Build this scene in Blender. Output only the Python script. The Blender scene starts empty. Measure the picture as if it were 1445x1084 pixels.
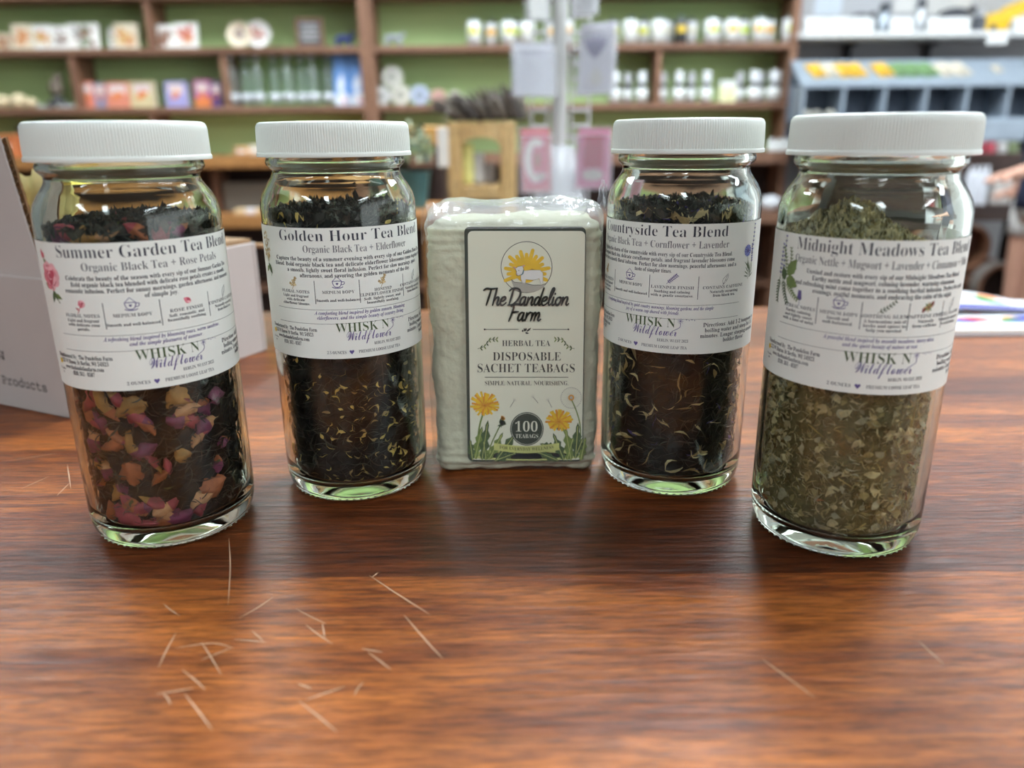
import bpy, math, random
import numpy as np
from mathutils import Vector, Matrix
from mathutils.geometry import tessellate_polygon
C = bpy.context.scene.collection
SC = bpy.context.scene
random.seed(7)
RNG = np.random.default_rng(11)
PI = math.pi

# ------------------------------------------------------------------ camera
W, H, F = 1445, 1084, 1085.0
PITCH, ROLL, CAM = 0.31255, -0.009, Vector((0, 0, 0.15436))
_fw = Vector((0, math.cos(PITCH), -math.sin(PITCH)))
_up = Vector((0, math.sin(PITCH), math.cos(PITCH)))
_rt = Vector((1, 0, 0))
_r2 = _rt * math.cos(ROLL) + _up * math.sin(ROLL)
_u2 = _up * math.cos(ROLL) - _rt * math.sin(ROLL)
cam = bpy.data.cameras.new('camera')
cam.sensor_fit = 'HORIZONTAL'
cam.sensor_width = 36
cam.lens = F / W * 36
cam.clip_start = 0.01
cam.clip_end = 60
cam.dof.use_dof = True
cam.dof.focus_distance = 0.325
cam.dof.aperture_fstop = 6.2
co = bpy.data.objects.new('camera', cam)
C.objects.link(co)
m = Matrix((_r2, _u2, -_fw)).transposed().to_4x4()
m.translation = CAM
co.matrix_world = m
SC.camera = co


def at(u, v, Y):
    """point of the plane y = Y seen at photo pixel (u, v)"""
    d = _fw * F + _r2 * (u - W / 2) - _u2 * (v - H / 2)
    return CAM + d * (Y / d.y)


# ------------------------------------------------------------------ world, exposure
w = bpy.data.worlds.new('world')
SC.world = w
w.use_nodes = True
w.node_tree.nodes['Background'].inputs[0].default_value = (0.88, 0.95, 1.0, 1)
w.node_tree.nodes['Background'].inputs[1].default_value = 1.95
SC.view_settings.view_transform = 'Standard'
SC.view_settings.look = 'None'
SC.view_settings.exposure = 0.12
SC.view_settings.gamma = 1
SC.view_settings.use_curve_mapping = False
SC.cycles.use_denoising = True
SC.cycles.max_bounces = 14
SC.cycles.transmission_bounces = 14
SC.cycles.transparent_max_bounces = 16
SC.cycles.sample_clamp_indirect = 6
SC.cycles.blur_glossy = 0.6
PANEL = 32.0      # ceiling panel emission
TABLE_Z = -0.75   # floor level below the table top (z = 0)
CEIL_Z = 1.85


# ------------------------------------------------------------------ materials
def lin(c):
    return tuple(((x / 255) / 12.92 if x / 255 <= 0.04045 else ((x / 255 + 0.055) / 1.055) ** 2.4) for x in c) + (1,)


_mats = {}


def mat(name, rgb, rough=0.6, var=0.12, scale=40, metal=0.0, coat=0.0, bump=0.0, trans=0.0, stretch=(1, 1, 1), emit=0, spec=0.5):
    """principled material whose colour varies with a noise texture"""
    if name in _mats:
        return _mats[name]
    M = bpy.data.materials.new(name)
    M.use_nodes = True
    nt = M.node_tree
    b = nt.nodes['Principled BSDF']
    tc = nt.nodes.new('ShaderNodeTexCoord')
    mp = nt.nodes.new('ShaderNodeMapping')
    mp.inputs['Scale'].default_value = stretch
    nz = nt.nodes.new('ShaderNodeTexNoise')
    nz.inputs['Scale'].default_value = scale
    nz.inputs['Detail'].default_value = 4
    cr = nt.nodes.new('ShaderNodeValToRGB')
    c = lin(rgb)
    cr.color_ramp.elements[0].position = 0.3
    cr.color_ramp.elements[1].position = 0.7
    cr.color_ramp.elements[0].color = tuple(x * (1 - var) for x in c[:3]) + (1,)
    cr.color_ramp.elements[1].color = tuple(min(1, x * (1 + var)) for x in c[:3]) + (1,)
    nt.links.new(tc.outputs['Object'], mp.inputs[0])
    nt.links.new(mp.outputs[0], nz.inputs['Vector'])
    nt.links.new(nz.outputs['Fac'], cr.inputs[0])
    nt.links.new(cr.outputs[0], b.inputs['Base Color'])
    b.inputs['Roughness'].default_value = rough
    b.inputs['Metallic'].default_value = metal
    b.inputs['Coat Weight'].default_value = coat
    b.inputs['Specular IOR Level'].default_value = spec
    b.inputs['Transmission Weight'].default_value = trans
    if bump:
        bp = nt.nodes.new('ShaderNodeBump')
        bp.inputs['Strength'].default_value = bump
        bp.inputs['Distance'].default_value = 0.002
        nt.links.new(nz.outputs['Fac'], bp.inputs['Height'])
        nt.links.new(bp.outputs[0], b.inputs['Normal'])
    if emit:
        b.inputs['Emission Color'].default_value = c
        b.inputs['Emission Strength'].default_value = emit
    _mats[name] = M
    return M


def glass_mat():
    M = bpy.data.materials.new('clear jar glass')
    M.use_nodes = True
    nt = M.node_tree
    nt.nodes.clear()
    o = nt.nodes.new('ShaderNodeOutputMaterial')
    g = nt.nodes.new('ShaderNodeBsdfGlass')
    g.inputs['Color'].default_value = (0.968, 0.99, 0.955, 1)
    g.inputs['IOR'].default_value = 1.43
    g.inputs['Roughness'].default_value = 0.0
    tc = nt.nodes.new('ShaderNodeTexCoord')
    nz = nt.nodes.new('ShaderNodeTexNoise')
    nz.inputs['Scale'].default_value = 55
    bp = nt.nodes.new('ShaderNodeBump')
    bp.inputs['Strength'].default_value = 0.10
    bp.inputs['Distance'].default_value = 0.0012
    nt.links.new(tc.outputs['Object'], nz.inputs['Vector'])
    nt.links.new(nz.outputs['Fac'], bp.inputs['Height'])
    nt.links.new(bp.outputs[0], g.inputs['Normal'])
    nt.links.new(g.outputs[0], o.inputs[0])
    return M


def film_mat(name, haze, tint=(1, 1, 1, 1), rough=0.12, gloss=1.45, bump=0.6, scale=60, stretch=(1, 1, 1)):
    """thin clear plastic: transparent, a little milky, Fresnel gloss"""
    M = bpy.data.materials.new(name)
    M.use_nodes = True
    nt = M.node_tree
    nt.nodes.clear()
    o = nt.nodes.new('ShaderNodeOutputMaterial')
    t = nt.nodes.new('ShaderNodeBsdfTransparent')
    t.inputs[0].default_value = tint
    d = nt.nodes.new('ShaderNodeBsdfDiffuse')
    d.inputs[0].default_value = (0.9, 0.92, 0.95, 1)
    gl = nt.nodes.new('ShaderNodeBsdfGlossy')
    gl.inputs['Roughness'].default_value = rough
    m1 = nt.nodes.new('ShaderNodeMixShader')
    m1.inputs[0].default_value = haze
    m2 = nt.nodes.new('ShaderNodeMixShader')
    lw = nt.nodes.new('ShaderNodeLayerWeight')
    pw = nt.nodes.new('ShaderNodeMath')
    pw.operation = 'POWER'
    pw.inputs[1].default_value = 4
    fr = nt.nodes.new('ShaderNodeMath')
    fr.operation = 'MULTIPLY_ADD'
    f0 = ((gloss - 1) / (gloss + 1)) ** 2
    fr.inputs[1].default_value = .4
    fr.inputs[2].default_value = f0
    nt.links.new(lw.outputs['Facing'], pw.inputs[0])
    nt.links.new(pw.outputs[0], fr.inputs[0])
    tc = nt.nodes.new('ShaderNodeTexCoord')
    mp = nt.nodes.new('ShaderNodeMapping')
    mp.inputs['Scale'].default_value = stretch
    nz = nt.nodes.new('ShaderNodeTexNoise')
    nz.inputs['Scale'].default_value = scale
    nz.inputs['Detail'].default_value = 3
    bp = nt.nodes.new('ShaderNodeBump')
    bp.inputs['Strength'].default_value = bump
    bp.inputs['Distance'].default_value = 0.002
    L = nt.links.new
    L(tc.outputs['Object'], mp.inputs[0])
    L(mp.outputs[0], nz.inputs['Vector'])
    L(nz.outputs['Fac'], bp.inputs['Height'])
    L(bp.outputs[0], gl.inputs['Normal'])
    L(bp.outputs[0], lw.inputs['Normal'])
    L(t.outputs[0], m1.inputs[1])
    L(d.outputs[0], m1.inputs[2])
    L(fr.outputs[0], m2.inputs[0])
    L(m1.outputs[0], m2.inputs[1])
    L(gl.outputs[0], m2.inputs[2])
    L(m2.outputs[0], o.inputs[0])
    return M


def wood_mat(name, dark, mid, light, axis='x', scale=1.0, rough=0.4, coat=0.0, bump=0.15, plank=0.0):
    """long streaky grain along an axis, with planks of differing tone if plank > 0 (their width)"""
    M = bpy.data.materials.new(name)
    M.use_nodes = True
    nt = M.node_tree
    L = nt.links.new
    b = nt.nodes['Principled BSDF']
    tc = nt.nodes.new('ShaderNodeTexCoord')
    st = {'x': (3.2, 30, 30), 'y': (26, 2.6, 26), 'z': (26, 26, 2.6)}[axis]

    def noise(s, scl, det=6, dist=0.4):
        mp = nt.nodes.new('ShaderNodeMapping')
        mp.inputs['Scale'].default_value = s
        n = nt.nodes.new('ShaderNodeTexNoise')
        n.inputs['Scale'].default_value = scl
        n.inputs['Detail'].default_value = det
        n.inputs['Roughness'].default_value = 0.65
        n.inputs['Distortion'].default_value = dist
        L(tc.outputs['Object'], mp.inputs[0])
        L(mp.outputs[0], n.inputs['Vector'])
        return n
    n1 = noise(st, 1.6 * scale)
    n2 = noise(tuple(q * (5 if q > 10 else 5) for q in st), 1.9 * scale, 5, 0.3)
    n3 = noise(tuple(2.5 if q > 10 else 1 for q in st), 1.7 * scale, 3, 0.8)

    def math_(op, a, bb):
        q = nt.nodes.new('ShaderNodeMath')
        q.operation = op
        for i, x in enumerate((a, bb)):
            if isinstance(x, (int, float)):
                q.inputs[i].default_value = x
            else:
                L(x, q.inputs[i])
        return q.outputs[0]
    v = math_('ADD', math_('MULTIPLY', n1.outputs['Fac'], 0.44), math_('MULTIPLY', n3.outputs['Fac'], 0.34))
    v = math_('ADD', v, math_('MULTIPLY', n2.outputs['Fac'], 0.22))
    if plank:
        sp = nt.nodes.new('ShaderNodeSeparateXYZ')
        L(tc.outputs['Object'], sp.inputs[0])
        q = math_('FLOOR', math_('DIVIDE', sp.outputs['Y' if axis == 'x' else 'X'], plank), 0)
        wn = nt.nodes.new('ShaderNodeTexWhiteNoise')
        wn.noise_dimensions = '1D'
        L(q, wn.inputs['W'])
        v = math_('ADD', v, math_('MULTIPLY', math_('SUBTRACT', wn.outputs['Value'], 0.5), 0.16))
    cr = nt.nodes.new('ShaderNodeValToRGB')
    e = cr.color_ramp.elements
    e[0].position, e[1].position = 0.34, 0.68
    e[0].color, e[1].color = lin(dark), lin(light)
    k = e.new(0.5)
    k.color = lin(mid)
    L(v, cr.inputs[0])
    n4 = noise(tuple(q * (24 if q > 10 else 22) for q in st), 1.0 * scale, 3, 0.0)
    pr = nt.nodes.new('ShaderNodeMapRange')
    pr.inputs['From Min'].default_value = 0.38
    pr.inputs['From Max'].default_value = 0.58
    pr.inputs['To Min'].default_value = 0.45
    pr.inputs['To Max'].default_value = 1.06
    L(n4.outputs['Fac'], pr.inputs[0])
    mx = nt.nodes.new('ShaderNodeVectorMath')
    mx.operation = 'SCALE'
    L(cr.outputs[0], mx.inputs[0])
    L(pr.outputs[0], mx.inputs['Scale'])
    L(mx.outputs[0], b.inputs['Base Color'])
    rr = nt.nodes.new('ShaderNodeMapRange')
    rr.inputs['To Min'].default_value = max(0.05, rough - 0.12)
    rr.inputs['To Max'].default_value = rough + 0.14
    L(n3.outputs['Fac'], rr.inputs[0])
    L(rr.outputs[0], b.inputs['Roughness'])
    b.inputs['Specular IOR Level'].default_value = 0.36
    b.inputs['Coat Weight'].default_value = coat
    b.inputs['Coat Roughness'].default_value = 0.2
    bp = nt.nodes.new('ShaderNodeBump')
    bp.inputs['Strength'].default_value = bump
    bp.inputs['Distance'].default_value = 0.0012
    L(n2.outputs['Fac'], bp.inputs['Height'])
    L(bp.outputs[0], b.inputs['Normal'])
    return M


# ------------------------------------------------------------------ mesh helpers
class MB:
    """collects faces and builds them as one mesh object"""

    def __init__(s):
        s.v, s.f, s.m = [], [], []

    def add(s, vs, fs, mi=0):
        o = len(s.v)
        s.v += [tuple(p) for p in vs]
        for f in fs:
            s.f.append(tuple(i + o for i in f))
            s.m.append(mi)
        return s

    def box(s, x0, x1, y0, y1, z0, z1, mi=0, bev=0.0, M=None):
        b = min(bev, (x1 - x0) * .45, (y1 - y0) * .45, (z1 - z0) * .45)
        if b <= 0:
            vs = [(x, y, z) for z in (z0, z1) for y in (y0, y1) for x in (x0, x1)]
            fs = [(0, 2, 3, 1), (4, 5, 7, 6), (0, 1, 5, 4), (2, 6, 7, 3), (0, 4, 6, 2), (1, 3, 7, 5)]
        else:
            vs, fs = [], []
            rings = [(z0, b), (z0 + b, 0), (z1 - b, 0), (z1, b)]
            for z, q in rings:
                a0, a1, c0, c1 = x0 + q, x1 - q, y0 + q, y1 - q
                k = b if q == 0 else b * .6
                vs += [(a0 + k, c0, z), (a1 - k, c0, z), (a1, c0 + k, z), (a1, c1 - k, z), (a1 - k, c1, z), (a0 + k, c1, z), (a0, c1 - k, z), (a0, c0 + k, z)]
            for r in range(3):
                for i in range(8):
                    j = (i + 1) % 8
                    fs.append((r * 8 + i, r * 8 + j, r * 8 + 8 + j, r * 8 + 8 + i))
            fs += [tuple(range(7, -1, -1)), tuple(range(24, 32))]
        if M:
            vs = [M @ Vector(p) for p in vs]
        return s.add(vs, fs, mi)

    def lathe(s, prof, n=48, mi=0, M=None, c=(0, 0, 0), rfun=None, closed=False):
        vs, fs = [], []
        for (r, z) in prof:
            for i in range(n):
                a = 2 * PI * i / n
                rr = rfun(r, z, i) if rfun else r
                vs.append((c[0] + rr * math.cos(a), c[1] + rr * math.sin(a), c[2] + z))
        k = len(prof)
        for j in range(k if closed else k - 1):
            for i in range(n):
                a, b = j * n + i, j * n + (i + 1) % n
                j2 = (j + 1) % k
                fs.append((a, b, j2 * n + (i + 1) % n, j2 * n + i))
        if not closed:
            if prof[0][0] > 1e-6:
                fs.append(tuple(range(n - 1, -1, -1)))
            if prof[-1][0] > 1e-6:
                fs.append(tuple(range((k - 1) * n, k * n)))
        if M:
            vs = [M @ Vector(p) for p in vs]
        return s.add(vs, fs, mi)

    def tube(s, pts, r, n=8, mi=0):
        pts = [Vector(p) for p in pts]
        rs = r if isinstance(r, (list, tuple)) else [r] * len(pts)
        vs, fs = [], []
        for i, p in enumerate(pts):
            t = (pts[min(i + 1, len(pts) - 1)] - pts[max(i - 1, 0)]).normalized()
            a = t.cross(Vector((0, 0, 1)) if abs(t.z) < .9 else Vector((1, 0, 0))).normalized()
            b = t.cross(a)
            vs += [p + (a * math.cos(2 * PI * k / n) + b * math.sin(2 * PI * k / n)) * rs[i] for k in range(n)]
        for i in range(len(pts) - 1):
            for k in range(n):
                q = (k + 1) % n
                fs.append((i * n + k, i * n + q, i * n + n + q, i * n + n + k))
        fs += [tuple(range(n - 1, -1, -1)), tuple(range((len(pts) - 1) * n, len(pts) * n))]
        return s.add(vs, fs, mi)

    def ball(s, c, r, mi=0, n=16, k=10, M=None):
        r = (r, r, r) if isinstance(r, (int, float)) else r
        vs, fs = [], []
        for j in range(k + 1):
            ph = PI * j / k
            for i in range(n):
                a = 2 * PI * i / n
                vs.append(Vector((c[0] + r[0] * math.sin(ph) * math.cos(a), c[1] + r[1] * math.sin(ph) * math.sin(a), c[2] + r[2] * math.cos(ph))))
        for j in range(k):
            for i in range(n):
                fs.append((j * n + i, j * n + n + i, j * n + n + (i + 1) % n, j * n + (i + 1) % n))
        if M:
            vs = [M @ p for p in vs]
        return s.add(vs, fs, mi)

    def prism(s, poly, y0, y1, mi=0, M=None):
        """polygon in (x, z) extruded along y"""
        n = len(poly)
        vs = [(p[0], y0, p[1]) for p in poly] + [(p[0], y1, p[1]) for p in poly]
        tri = tessellate_polygon([[Vector((p[0], p[1], 0)) for p in poly]])
        fs = [t for t in tri] + [tuple(i + n for i in t[::-1]) for t in tri]
        fs += [(i, (i + 1) % n, n + (i + 1) % n, n + i) for i in range(n)]
        if M:
            vs = [M @ Vector(p) for p in vs]
        return s.add(vs, fs, mi)

    def build(s, name, mats, parent=None, loc=(0, 0, 0), rz=0, smooth=False, **tags):
        me = bpy.data.meshes.new(name)
        me.from_pydata(s.v, [], s.f)
        for q in (mats if isinstance(mats, (list, tuple)) else [mats]):
            me.materials.append(q)
        me.polygons.foreach_set('material_index', s.m)
        if smooth:
            me.polygons.foreach_set('use_smooth', [True] * len(me.polygons))
            if smooth != 'all':
                me.set_sharp_from_angle(angle=smooth if isinstance(smooth, float) else 0.7)
        me.update()
        o = bpy.data.objects.new(name, me)
        C.objects.link(o)
        o.parent = parent
        o.location = loc
        o.rotation_euler = (0, 0, rz)
        for k, x in tags.items():
            o[k] = x
        return o


def tag(o, label=None, cat=None, group=None, kind=None):
    for k, x in (('label', label), ('category', cat), ('group', group), ('kind', kind)):
        if x:
            o[k] = x
    return o


def thing(name, label, cat, loc=(0, 0, 0), rz=0, group=None):
    o = bpy.data.objects.new(name, None)
    C.objects.link(o)
    o.empty_display_size = 0.02
    o.location = loc
    o.rotation_euler = (0, 0, rz)
    return tag(o, label, cat, group)


def kids(o):
    return [c for c in bpy.data.objects if c.parent == o]


def dup(root, loc, rz=0, label=None, group=None):
    r = root.copy()
    C.objects.link(r)
    r.location = loc
    r.rotation_euler = (0, 0, rz)
    if label:
        r['label'] = label
    if group:
        r['group'] = group
    for ch in kids(root):
        c = ch.copy()
        C.objects.link(c)
        c.parent = r
        for g in kids(ch):
            d = g.copy()
            C.objects.link(d)
            d.parent = c
    return r


def spline(pts, k=6):
    """Catmull-Rom through 2-D points"""
    out = []
    n = len(pts)
    for i in range(n - 1):
        p0, p1, p2, p3 = pts[max(i - 1, 0)], pts[i], pts[i + 1], pts[min(i + 2, n - 1)]
        for j in range(k):
            t = j / k
            out.append(tuple(.5 * (2 * b + (c - a) * t + (2 * a - 5 * b + 4 * c - d) * t * t + (3 * b - a - 3 * c + d) * t ** 3) for a, b, c, d in zip(p0, p1, p2, p3)))
    out.append(tuple(pts[-1]))
    return out


# ------------------------------------------------------------------ flat print (lettering and pictures) laid on a surface
def _map(s, up, lo, dg):
    o = ''
    for ch in s:
        if 'A' <= ch <= 'Z':
            o += chr(up + ord(ch) - 65)
        elif 'a' <= ch <= 'z':
            o += chr(lo + ord(ch) - 97)
        elif '0' <= ch <= '9':
            o += chr(dg + ord(ch) - 48)
        else:
            o += ch
    return o


STYLE = {'serif': (0x1D400, 0x1D41A, 0x1D7CE), 'ital': (0x1D468, 0x1D482, 0x1D7CE), 'script': (0x1D4D0, 0x1D4EA, 0x1D7CE), 'sans': None,
         'mono': (0x1D670, 0x1D68A, 0x1D7F6)}


def glyphs(txt, style='serif', thin=0.0, res=2):
    """outline mesh of a line of text: vertices in em units, triangles, and the cap height"""
    st = STYLE[style]
    c = bpy.data.curves.new('t', 'FONT')
    c.body = _map(txt, *st) if st else txt
    c.offset = thin
    c.resolution_u = res
    o = bpy.data.objects.new('t', c)
    me = o.to_mesh()
    vs = [(v.co.x, v.co.y) for v in me.vertices]
    fs = [tuple(p.vertices) for p in me.polygons]
    o.to_mesh_clear()
    bpy.data.objects.remove(o)
    bpy.data.curves.remove(c)
    return vs, fs


class Print:
    """2-D drawing whose points are carried to 3-D by fn(x, y, layer)"""

    def __init__(s, fn):
        s.fn, s.mb = fn, MB()

    def pts(s, vs, layer):
        return [s.fn(x, y, layer) for x, y in vs]

    def text(s, txt, x0, x1, y, cap, style='serif', thin=-0.004, mi=0, layer=1, res=2, slope=0, flip=1):
        vs, fs = glyphs(txt, style, thin, res)
        if not vs:
            return
        a, b = min(v[0] for v in vs), max(v[0] for v in vs)
        k = (x1 - x0) / (b - a)
        kc = cap / 0.69
        s.mb.add(s.pts([(x0 + (v[0] - a) * k, y + flip * (v[1] * kc) + slope * (v[0] - a) * k) for v in vs], layer), fs, mi)

    def line(s, pts, wd, mi=0, layer=1, caps=False):
        n = len(pts)
        ws = wd if isinstance(wd, (list, tuple)) else [wd] * n
        vs = []
        for i, p in enumerate(pts):
            q, r = pts[max(i - 1, 0)], pts[min(i + 1, n - 1)]
            dx, dy = r[0] - q[0], r[1] - q[1]
            l = math.hypot(dx, dy) or 1
            nx, ny = -dy / l * ws[i] / 2, dx / l * ws[i] / 2
            vs += [(p[0] + nx, p[1] + ny), (p[0] - nx, p[1] - ny)]
        s.mb.add(s.pts(vs, layer), [(2 * i, 2 * i + 1, 2 * i + 3, 2 * i + 2) for i in range(n - 1)], mi)
        if caps:
            s.disc(*pts[0], ws[0] / 2, mi, layer + .4, n=10)
            s.disc(*pts[-1], ws[-1] / 2, mi, layer + .4, n=10)

    def poly(s, pts, mi=0, layer=1):
        tri = tessellate_polygon([[Vector((p[0], p[1], 0)) for p in pts]])
        s.mb.add(s.pts(pts, layer), [tuple(t) for t in tri], mi)

    def disc(s, x, y, r, mi=0, layer=1, n=20, ry=None, rot=0):
        ry = ry or r
        c, q = math.cos(rot), math.sin(rot)
        s.poly([(x + r * math.cos(a) * c - ry * math.sin(a) * q, y + r * math.cos(a) * q + ry * math.sin(a) * c) for a in [2 * PI * i / n for i in range(n)]], mi, layer)

    def ring(s, x, y, r, wd, mi=0, layer=1, n=48, a0=0, a1=2 * PI):
        s.line([(x + r * math.cos(a0 + (a1 - a0) * i / n), y + r * math.sin(a0 + (a1 - a0) * i / n)) for i in range(n + 1)], wd, mi, layer)

    def leaf(s, x, y, ln, wd, ang, mi=0, layer=1, jag=0):
        up, dn = [], []
        k = 8
        for i in range(k + 1):
            t = i / k
            h = wd / 2 * math.sin(PI * t ** .8) * (1 + (jag if i % 2 else -jag))
            up.append((t * ln, h))
            dn.append((t * ln, -h))
        c, q = math.cos(ang), math.sin(ang)
        s.poly([(x + a * c - b * q, y + a * q + b * c) for a, b in up + dn[-2:0:-1]], mi, layer)


def empty_tag_structure(o):
    o['kind'] = 'structure'
    return o

# ------------------------------------------------------------------ counter table
def build_table():
    t = thing('counter_table', 'wide red-brown plank wood counter table carrying the four tea jars', 'table', (0, 0, TABLE_Z))
    top_m = wood_mat('worn reddish plank wood', (60, 28, 13), (122, 62, 28), (204, 120, 52), 'x', 1.0, 0.34, 0.0, 0.6, 0.062)
    MB().box(-1.25, 1.25, -0.42, 0.708, -0.045 - TABLE_Z, -TABLE_Z, 0, 0.004).build('tabletop', top_m, t)
    leg_m = wood_mat('dark leg wood', (40, 20, 12), (70, 36, 22), (95, 52, 32), 'z', 1, 0.5)
    for x in (-1.15, 1.15):
        for y in (-0.33, 0.62):
            MB().box(x - .04, x + .04, y - .04, y + .04, 0, -0.045 - TABLE_Z, 0, .004).build('leg', leg_m, t)
    sc = mat('pale scratch', (206, 168, 136), 0.6, 0.2, 60)
    rr = random.Random(3)
    P = [[(323, 760), (325, 800), (322, 853)], [(521, 812), (560, 838), (606, 867)], [(525, 815), (534, 808)], [(570, 868), (600, 903), (625, 930)],
         [(284, 906), (298, 928), (312, 952)], [(246, 915), (300, 908), (330, 915)], [(1296, 905), (1332, 938)], [(95, 655), (100, 690)], [(80, 700), (98, 682)],
         [(355, 890), (372, 905)], [(15, 650), (80, 640)], [(30, 690), (70, 672)], [(1075, 930), (1150, 985)], [(420, 965), (440, 972)], [(455, 880), (458, 900)]]
    for _ in range(16):
        a = rr.uniform(210, 520), rr.uniform(850, 1000)
        an = rr.uniform(-1.2, 1.0)
        l = rr.uniform(15, 70)
        P.append([a, (a[0] + l * .5 * math.cos(an) + rr.uniform(-3, 3), a[1] + l * .5 * math.sin(an)), (a[0] + l * math.cos(an), a[1] + l * math.sin(an))])
    for pl in P:
        pts = []
        for u, v in spline(pl, 4):
            d = _fw * F + _r2 * (u - W / 2) - _u2 * (v - H / 2)
            q = CAM + d * (-CAM.z / d.z)
            pts.append((q.x, q.y))
        pr = Print(lambda x, y, l: (x, y, 0.00006 - TABLE_Z))
        n = len(pts)
        pr.line(pts, [0.00038 * (0.25 + math.sin(PI * i / (n - 1))) for i in range(n)], 0, 1)
        pr.mb.build('scratch', sc, t)
    return t


build_table()

# ------------------------------------------------------------------ tea jars
R_GLASS = 0.0325
GLASS = glass_mat()
LID_M = mat('white ribbed plastic', (226, 230, 222), 0.38, 0.02, 30)
PAPER = mat('white label paper', (232, 234, 226), 0.45, 0.015, 80)
INK = mat('dark navy ink', (38, 42, 56), 0.6, 0.1)
INK2 = mat('grey ink', (98, 100, 104), 0.6, 0.1)
INKV = mat('violet ink', (96, 84, 140), 0.6, 0.1)
PINK = mat('rose pink print', (224, 128, 140), 0.6, 0.15, 200)
PINKD = mat('deep rose print', (192, 78, 96), 0.6, 0.15, 200)
PINKL = mat('pale rose print', (238, 180, 184), 0.6, 0.1, 200)
GREEN_P = mat('leaf green print', (108, 128, 72), 0.6, 0.2, 200)
GREEND_P = mat('dark leaf green print', (72, 92, 56), 0.6, 0.2, 200)
CREAM_P = mat('cream blossom print', (214, 194, 150), 0.6, 0.15, 200)
TAN_P = mat('tan blossom print', (176, 148, 98), 0.6, 0.15, 200)
BLUE_P = mat('cornflower blue print', (84, 98, 184), 0.6, 0.15, 200)
YEL_P = mat('dandelion yellow print', (236, 196, 40), 0.6, 0.12, 200)
RED_P = mat('cinnamon red print', (140, 74, 66), 0.6, 0.15, 200)
PM = [INK, INK2, INKV, PINK, PINKD, PINKL, GREEN_P, GREEND_P, CREAM_P, TAN_P, BLUE_P, YEL_P, RED_P]
(K_, G_, V_, P_, PD_, PL_, GR_, GD_, CR_, TN_, BL_, YE_, RD_) = range(13)


def cup(p, x, y, s=1.0):
    """line drawing of a teacup with a heart on a saucer"""
    b = [(x - 2.1 * s, y + 1.5 * s), (x - 1.9 * s, y + .3 * s), (x - 1.1 * s, y - .9 * s), (x + .7 * s, y - .9 * s), (x + 1.5 * s, y + .3 * s), (x + 1.7 * s, y + 1.5 * s)]
    p.line(spline(b, 4), .28 * s, V_)
    p.ring(x - .2 * s, y + 1.5 * s, 1.9 * s, .22 * s, V_, 1, 2, 0, PI)
    p.line([(x - 2.1 * s, y + 1.5 * s), (x + 1.7 * s, y + 1.5 * s)], .28 * s, V_)
    p.line(spline([(x + 1.65 * s, y + 1.2 * s), (x + 2.8 * s, y + 1.1 * s), (x + 2.5 * s, y + .1 * s), (x + 1.3 * s, y - .1 * s)], 4), .25 * s, V_)
    p.line(spline([(x - 2.3 * s, y - .9 * s), (x - 1.2 * s, y - 1.4 * s), (x + .9 * s, y - 1.4 * s), (x + 2.2 * s, y - .9 * s)], 4), .3 * s, V_)
    heart(p, x - .2 * s, y + .35 * s, .55 * s, V_)


def heart(p, x, y, s, mi):
    p.poly([(x, y - s), (x + .8 * s, y - .05 * s), (x + s, y + .45 * s), (x + .62 * s, y + .85 * s), (x + .2 * s, y + .75 * s), (x, y + .45 * s),
            (x - .2 * s, y + .75 * s), (x - .62 * s, y + .85 * s), (x - s, y + .45 * s), (x - .8 * s, y - .05 * s)], mi)


def rose(p, x, y, r, layer=1):
    for k in range(9):
        a = k * 2.4
        p.disc(x + .62 * r * math.cos(a), y + .62 * r * math.sin(a), .55 * r, (PL_, P_, PL_)[k % 3], layer + .1 * k, 12, .46 * r, a)
    for k in range(6):
        a = k * 2.1 + .5
        p.disc(x + .3 * r * math.cos(a), y + .3 * r * math.sin(a), .4 * r, (P_, PD_)[k % 2], layer + 1 + .1 * k, 10, .3 * r, a)
    for k in range(3):
        p.ring(x, y, r * (.14 + .13 * k), .09 * r, PD_ if k % 2 == 0 else PL_, layer + 1.8, 12, k, k + 4.6)
    for k in range(5):
        p.ring(x, y, r * .8, .07 * r, PD_, layer + 1.9, 6, k * 1.26, k * 1.26 + .8)


def sprig(p, x, y, ln, ang, n, lw, mi, stem=None, wd=.25, bend=.3):
    """stem with leaflets on both sides"""
    pts = []
    for i in range(n + 1):
        t = i / n
        a = ang + bend * t
        pts.append((x + ln * t * math.cos(a), y + ln * t * math.sin(a)))
    p.line(pts, wd, stem if stem is not None else mi)
    for i in range(1, n + 1):
        a = ang + bend * i / n
        for sgn in (1, -1):
            p.leaf(*pts[i], lw * (1.1 - .4 * i / n), lw * .30, a + sgn * .8, mi, 1 + .03 * i)


def lavender(p, x, y, ln, ang=PI / 2, s=1.0):
    p.line([(x, y), (x + ln * math.cos(ang), y + ln * math.sin(ang))], .22 * s, GR_)
    for i in range(8):
        t = .3 + .7 * i / 7
        for sg in (-1, 1):
            p.leaf(x + ln * t * math.cos(ang), y + ln * t * math.sin(ang), 1.2 * s * (1.15 - .5 * t), .55 * s, ang + sg * .8, V_ if (i + sg) % 3 else BL_, 1 + .05 * i)


def cornflower(p, x, y, r):
    for k in range(11):
        a = 2 * PI * k / 11
        p.poly([(x, y), (x + r * math.cos(a - .27), y + r * math.sin(a - .27)), (x + .8 * r * math.cos(a), y + .8 * r * math.sin(a)), (x + r * math.cos(a + .2), y + r * math.sin(a + .2))], BL_, 1 + .05 * k)
    p.disc(x, y, .3 * r, V_, 2, 10)


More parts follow.
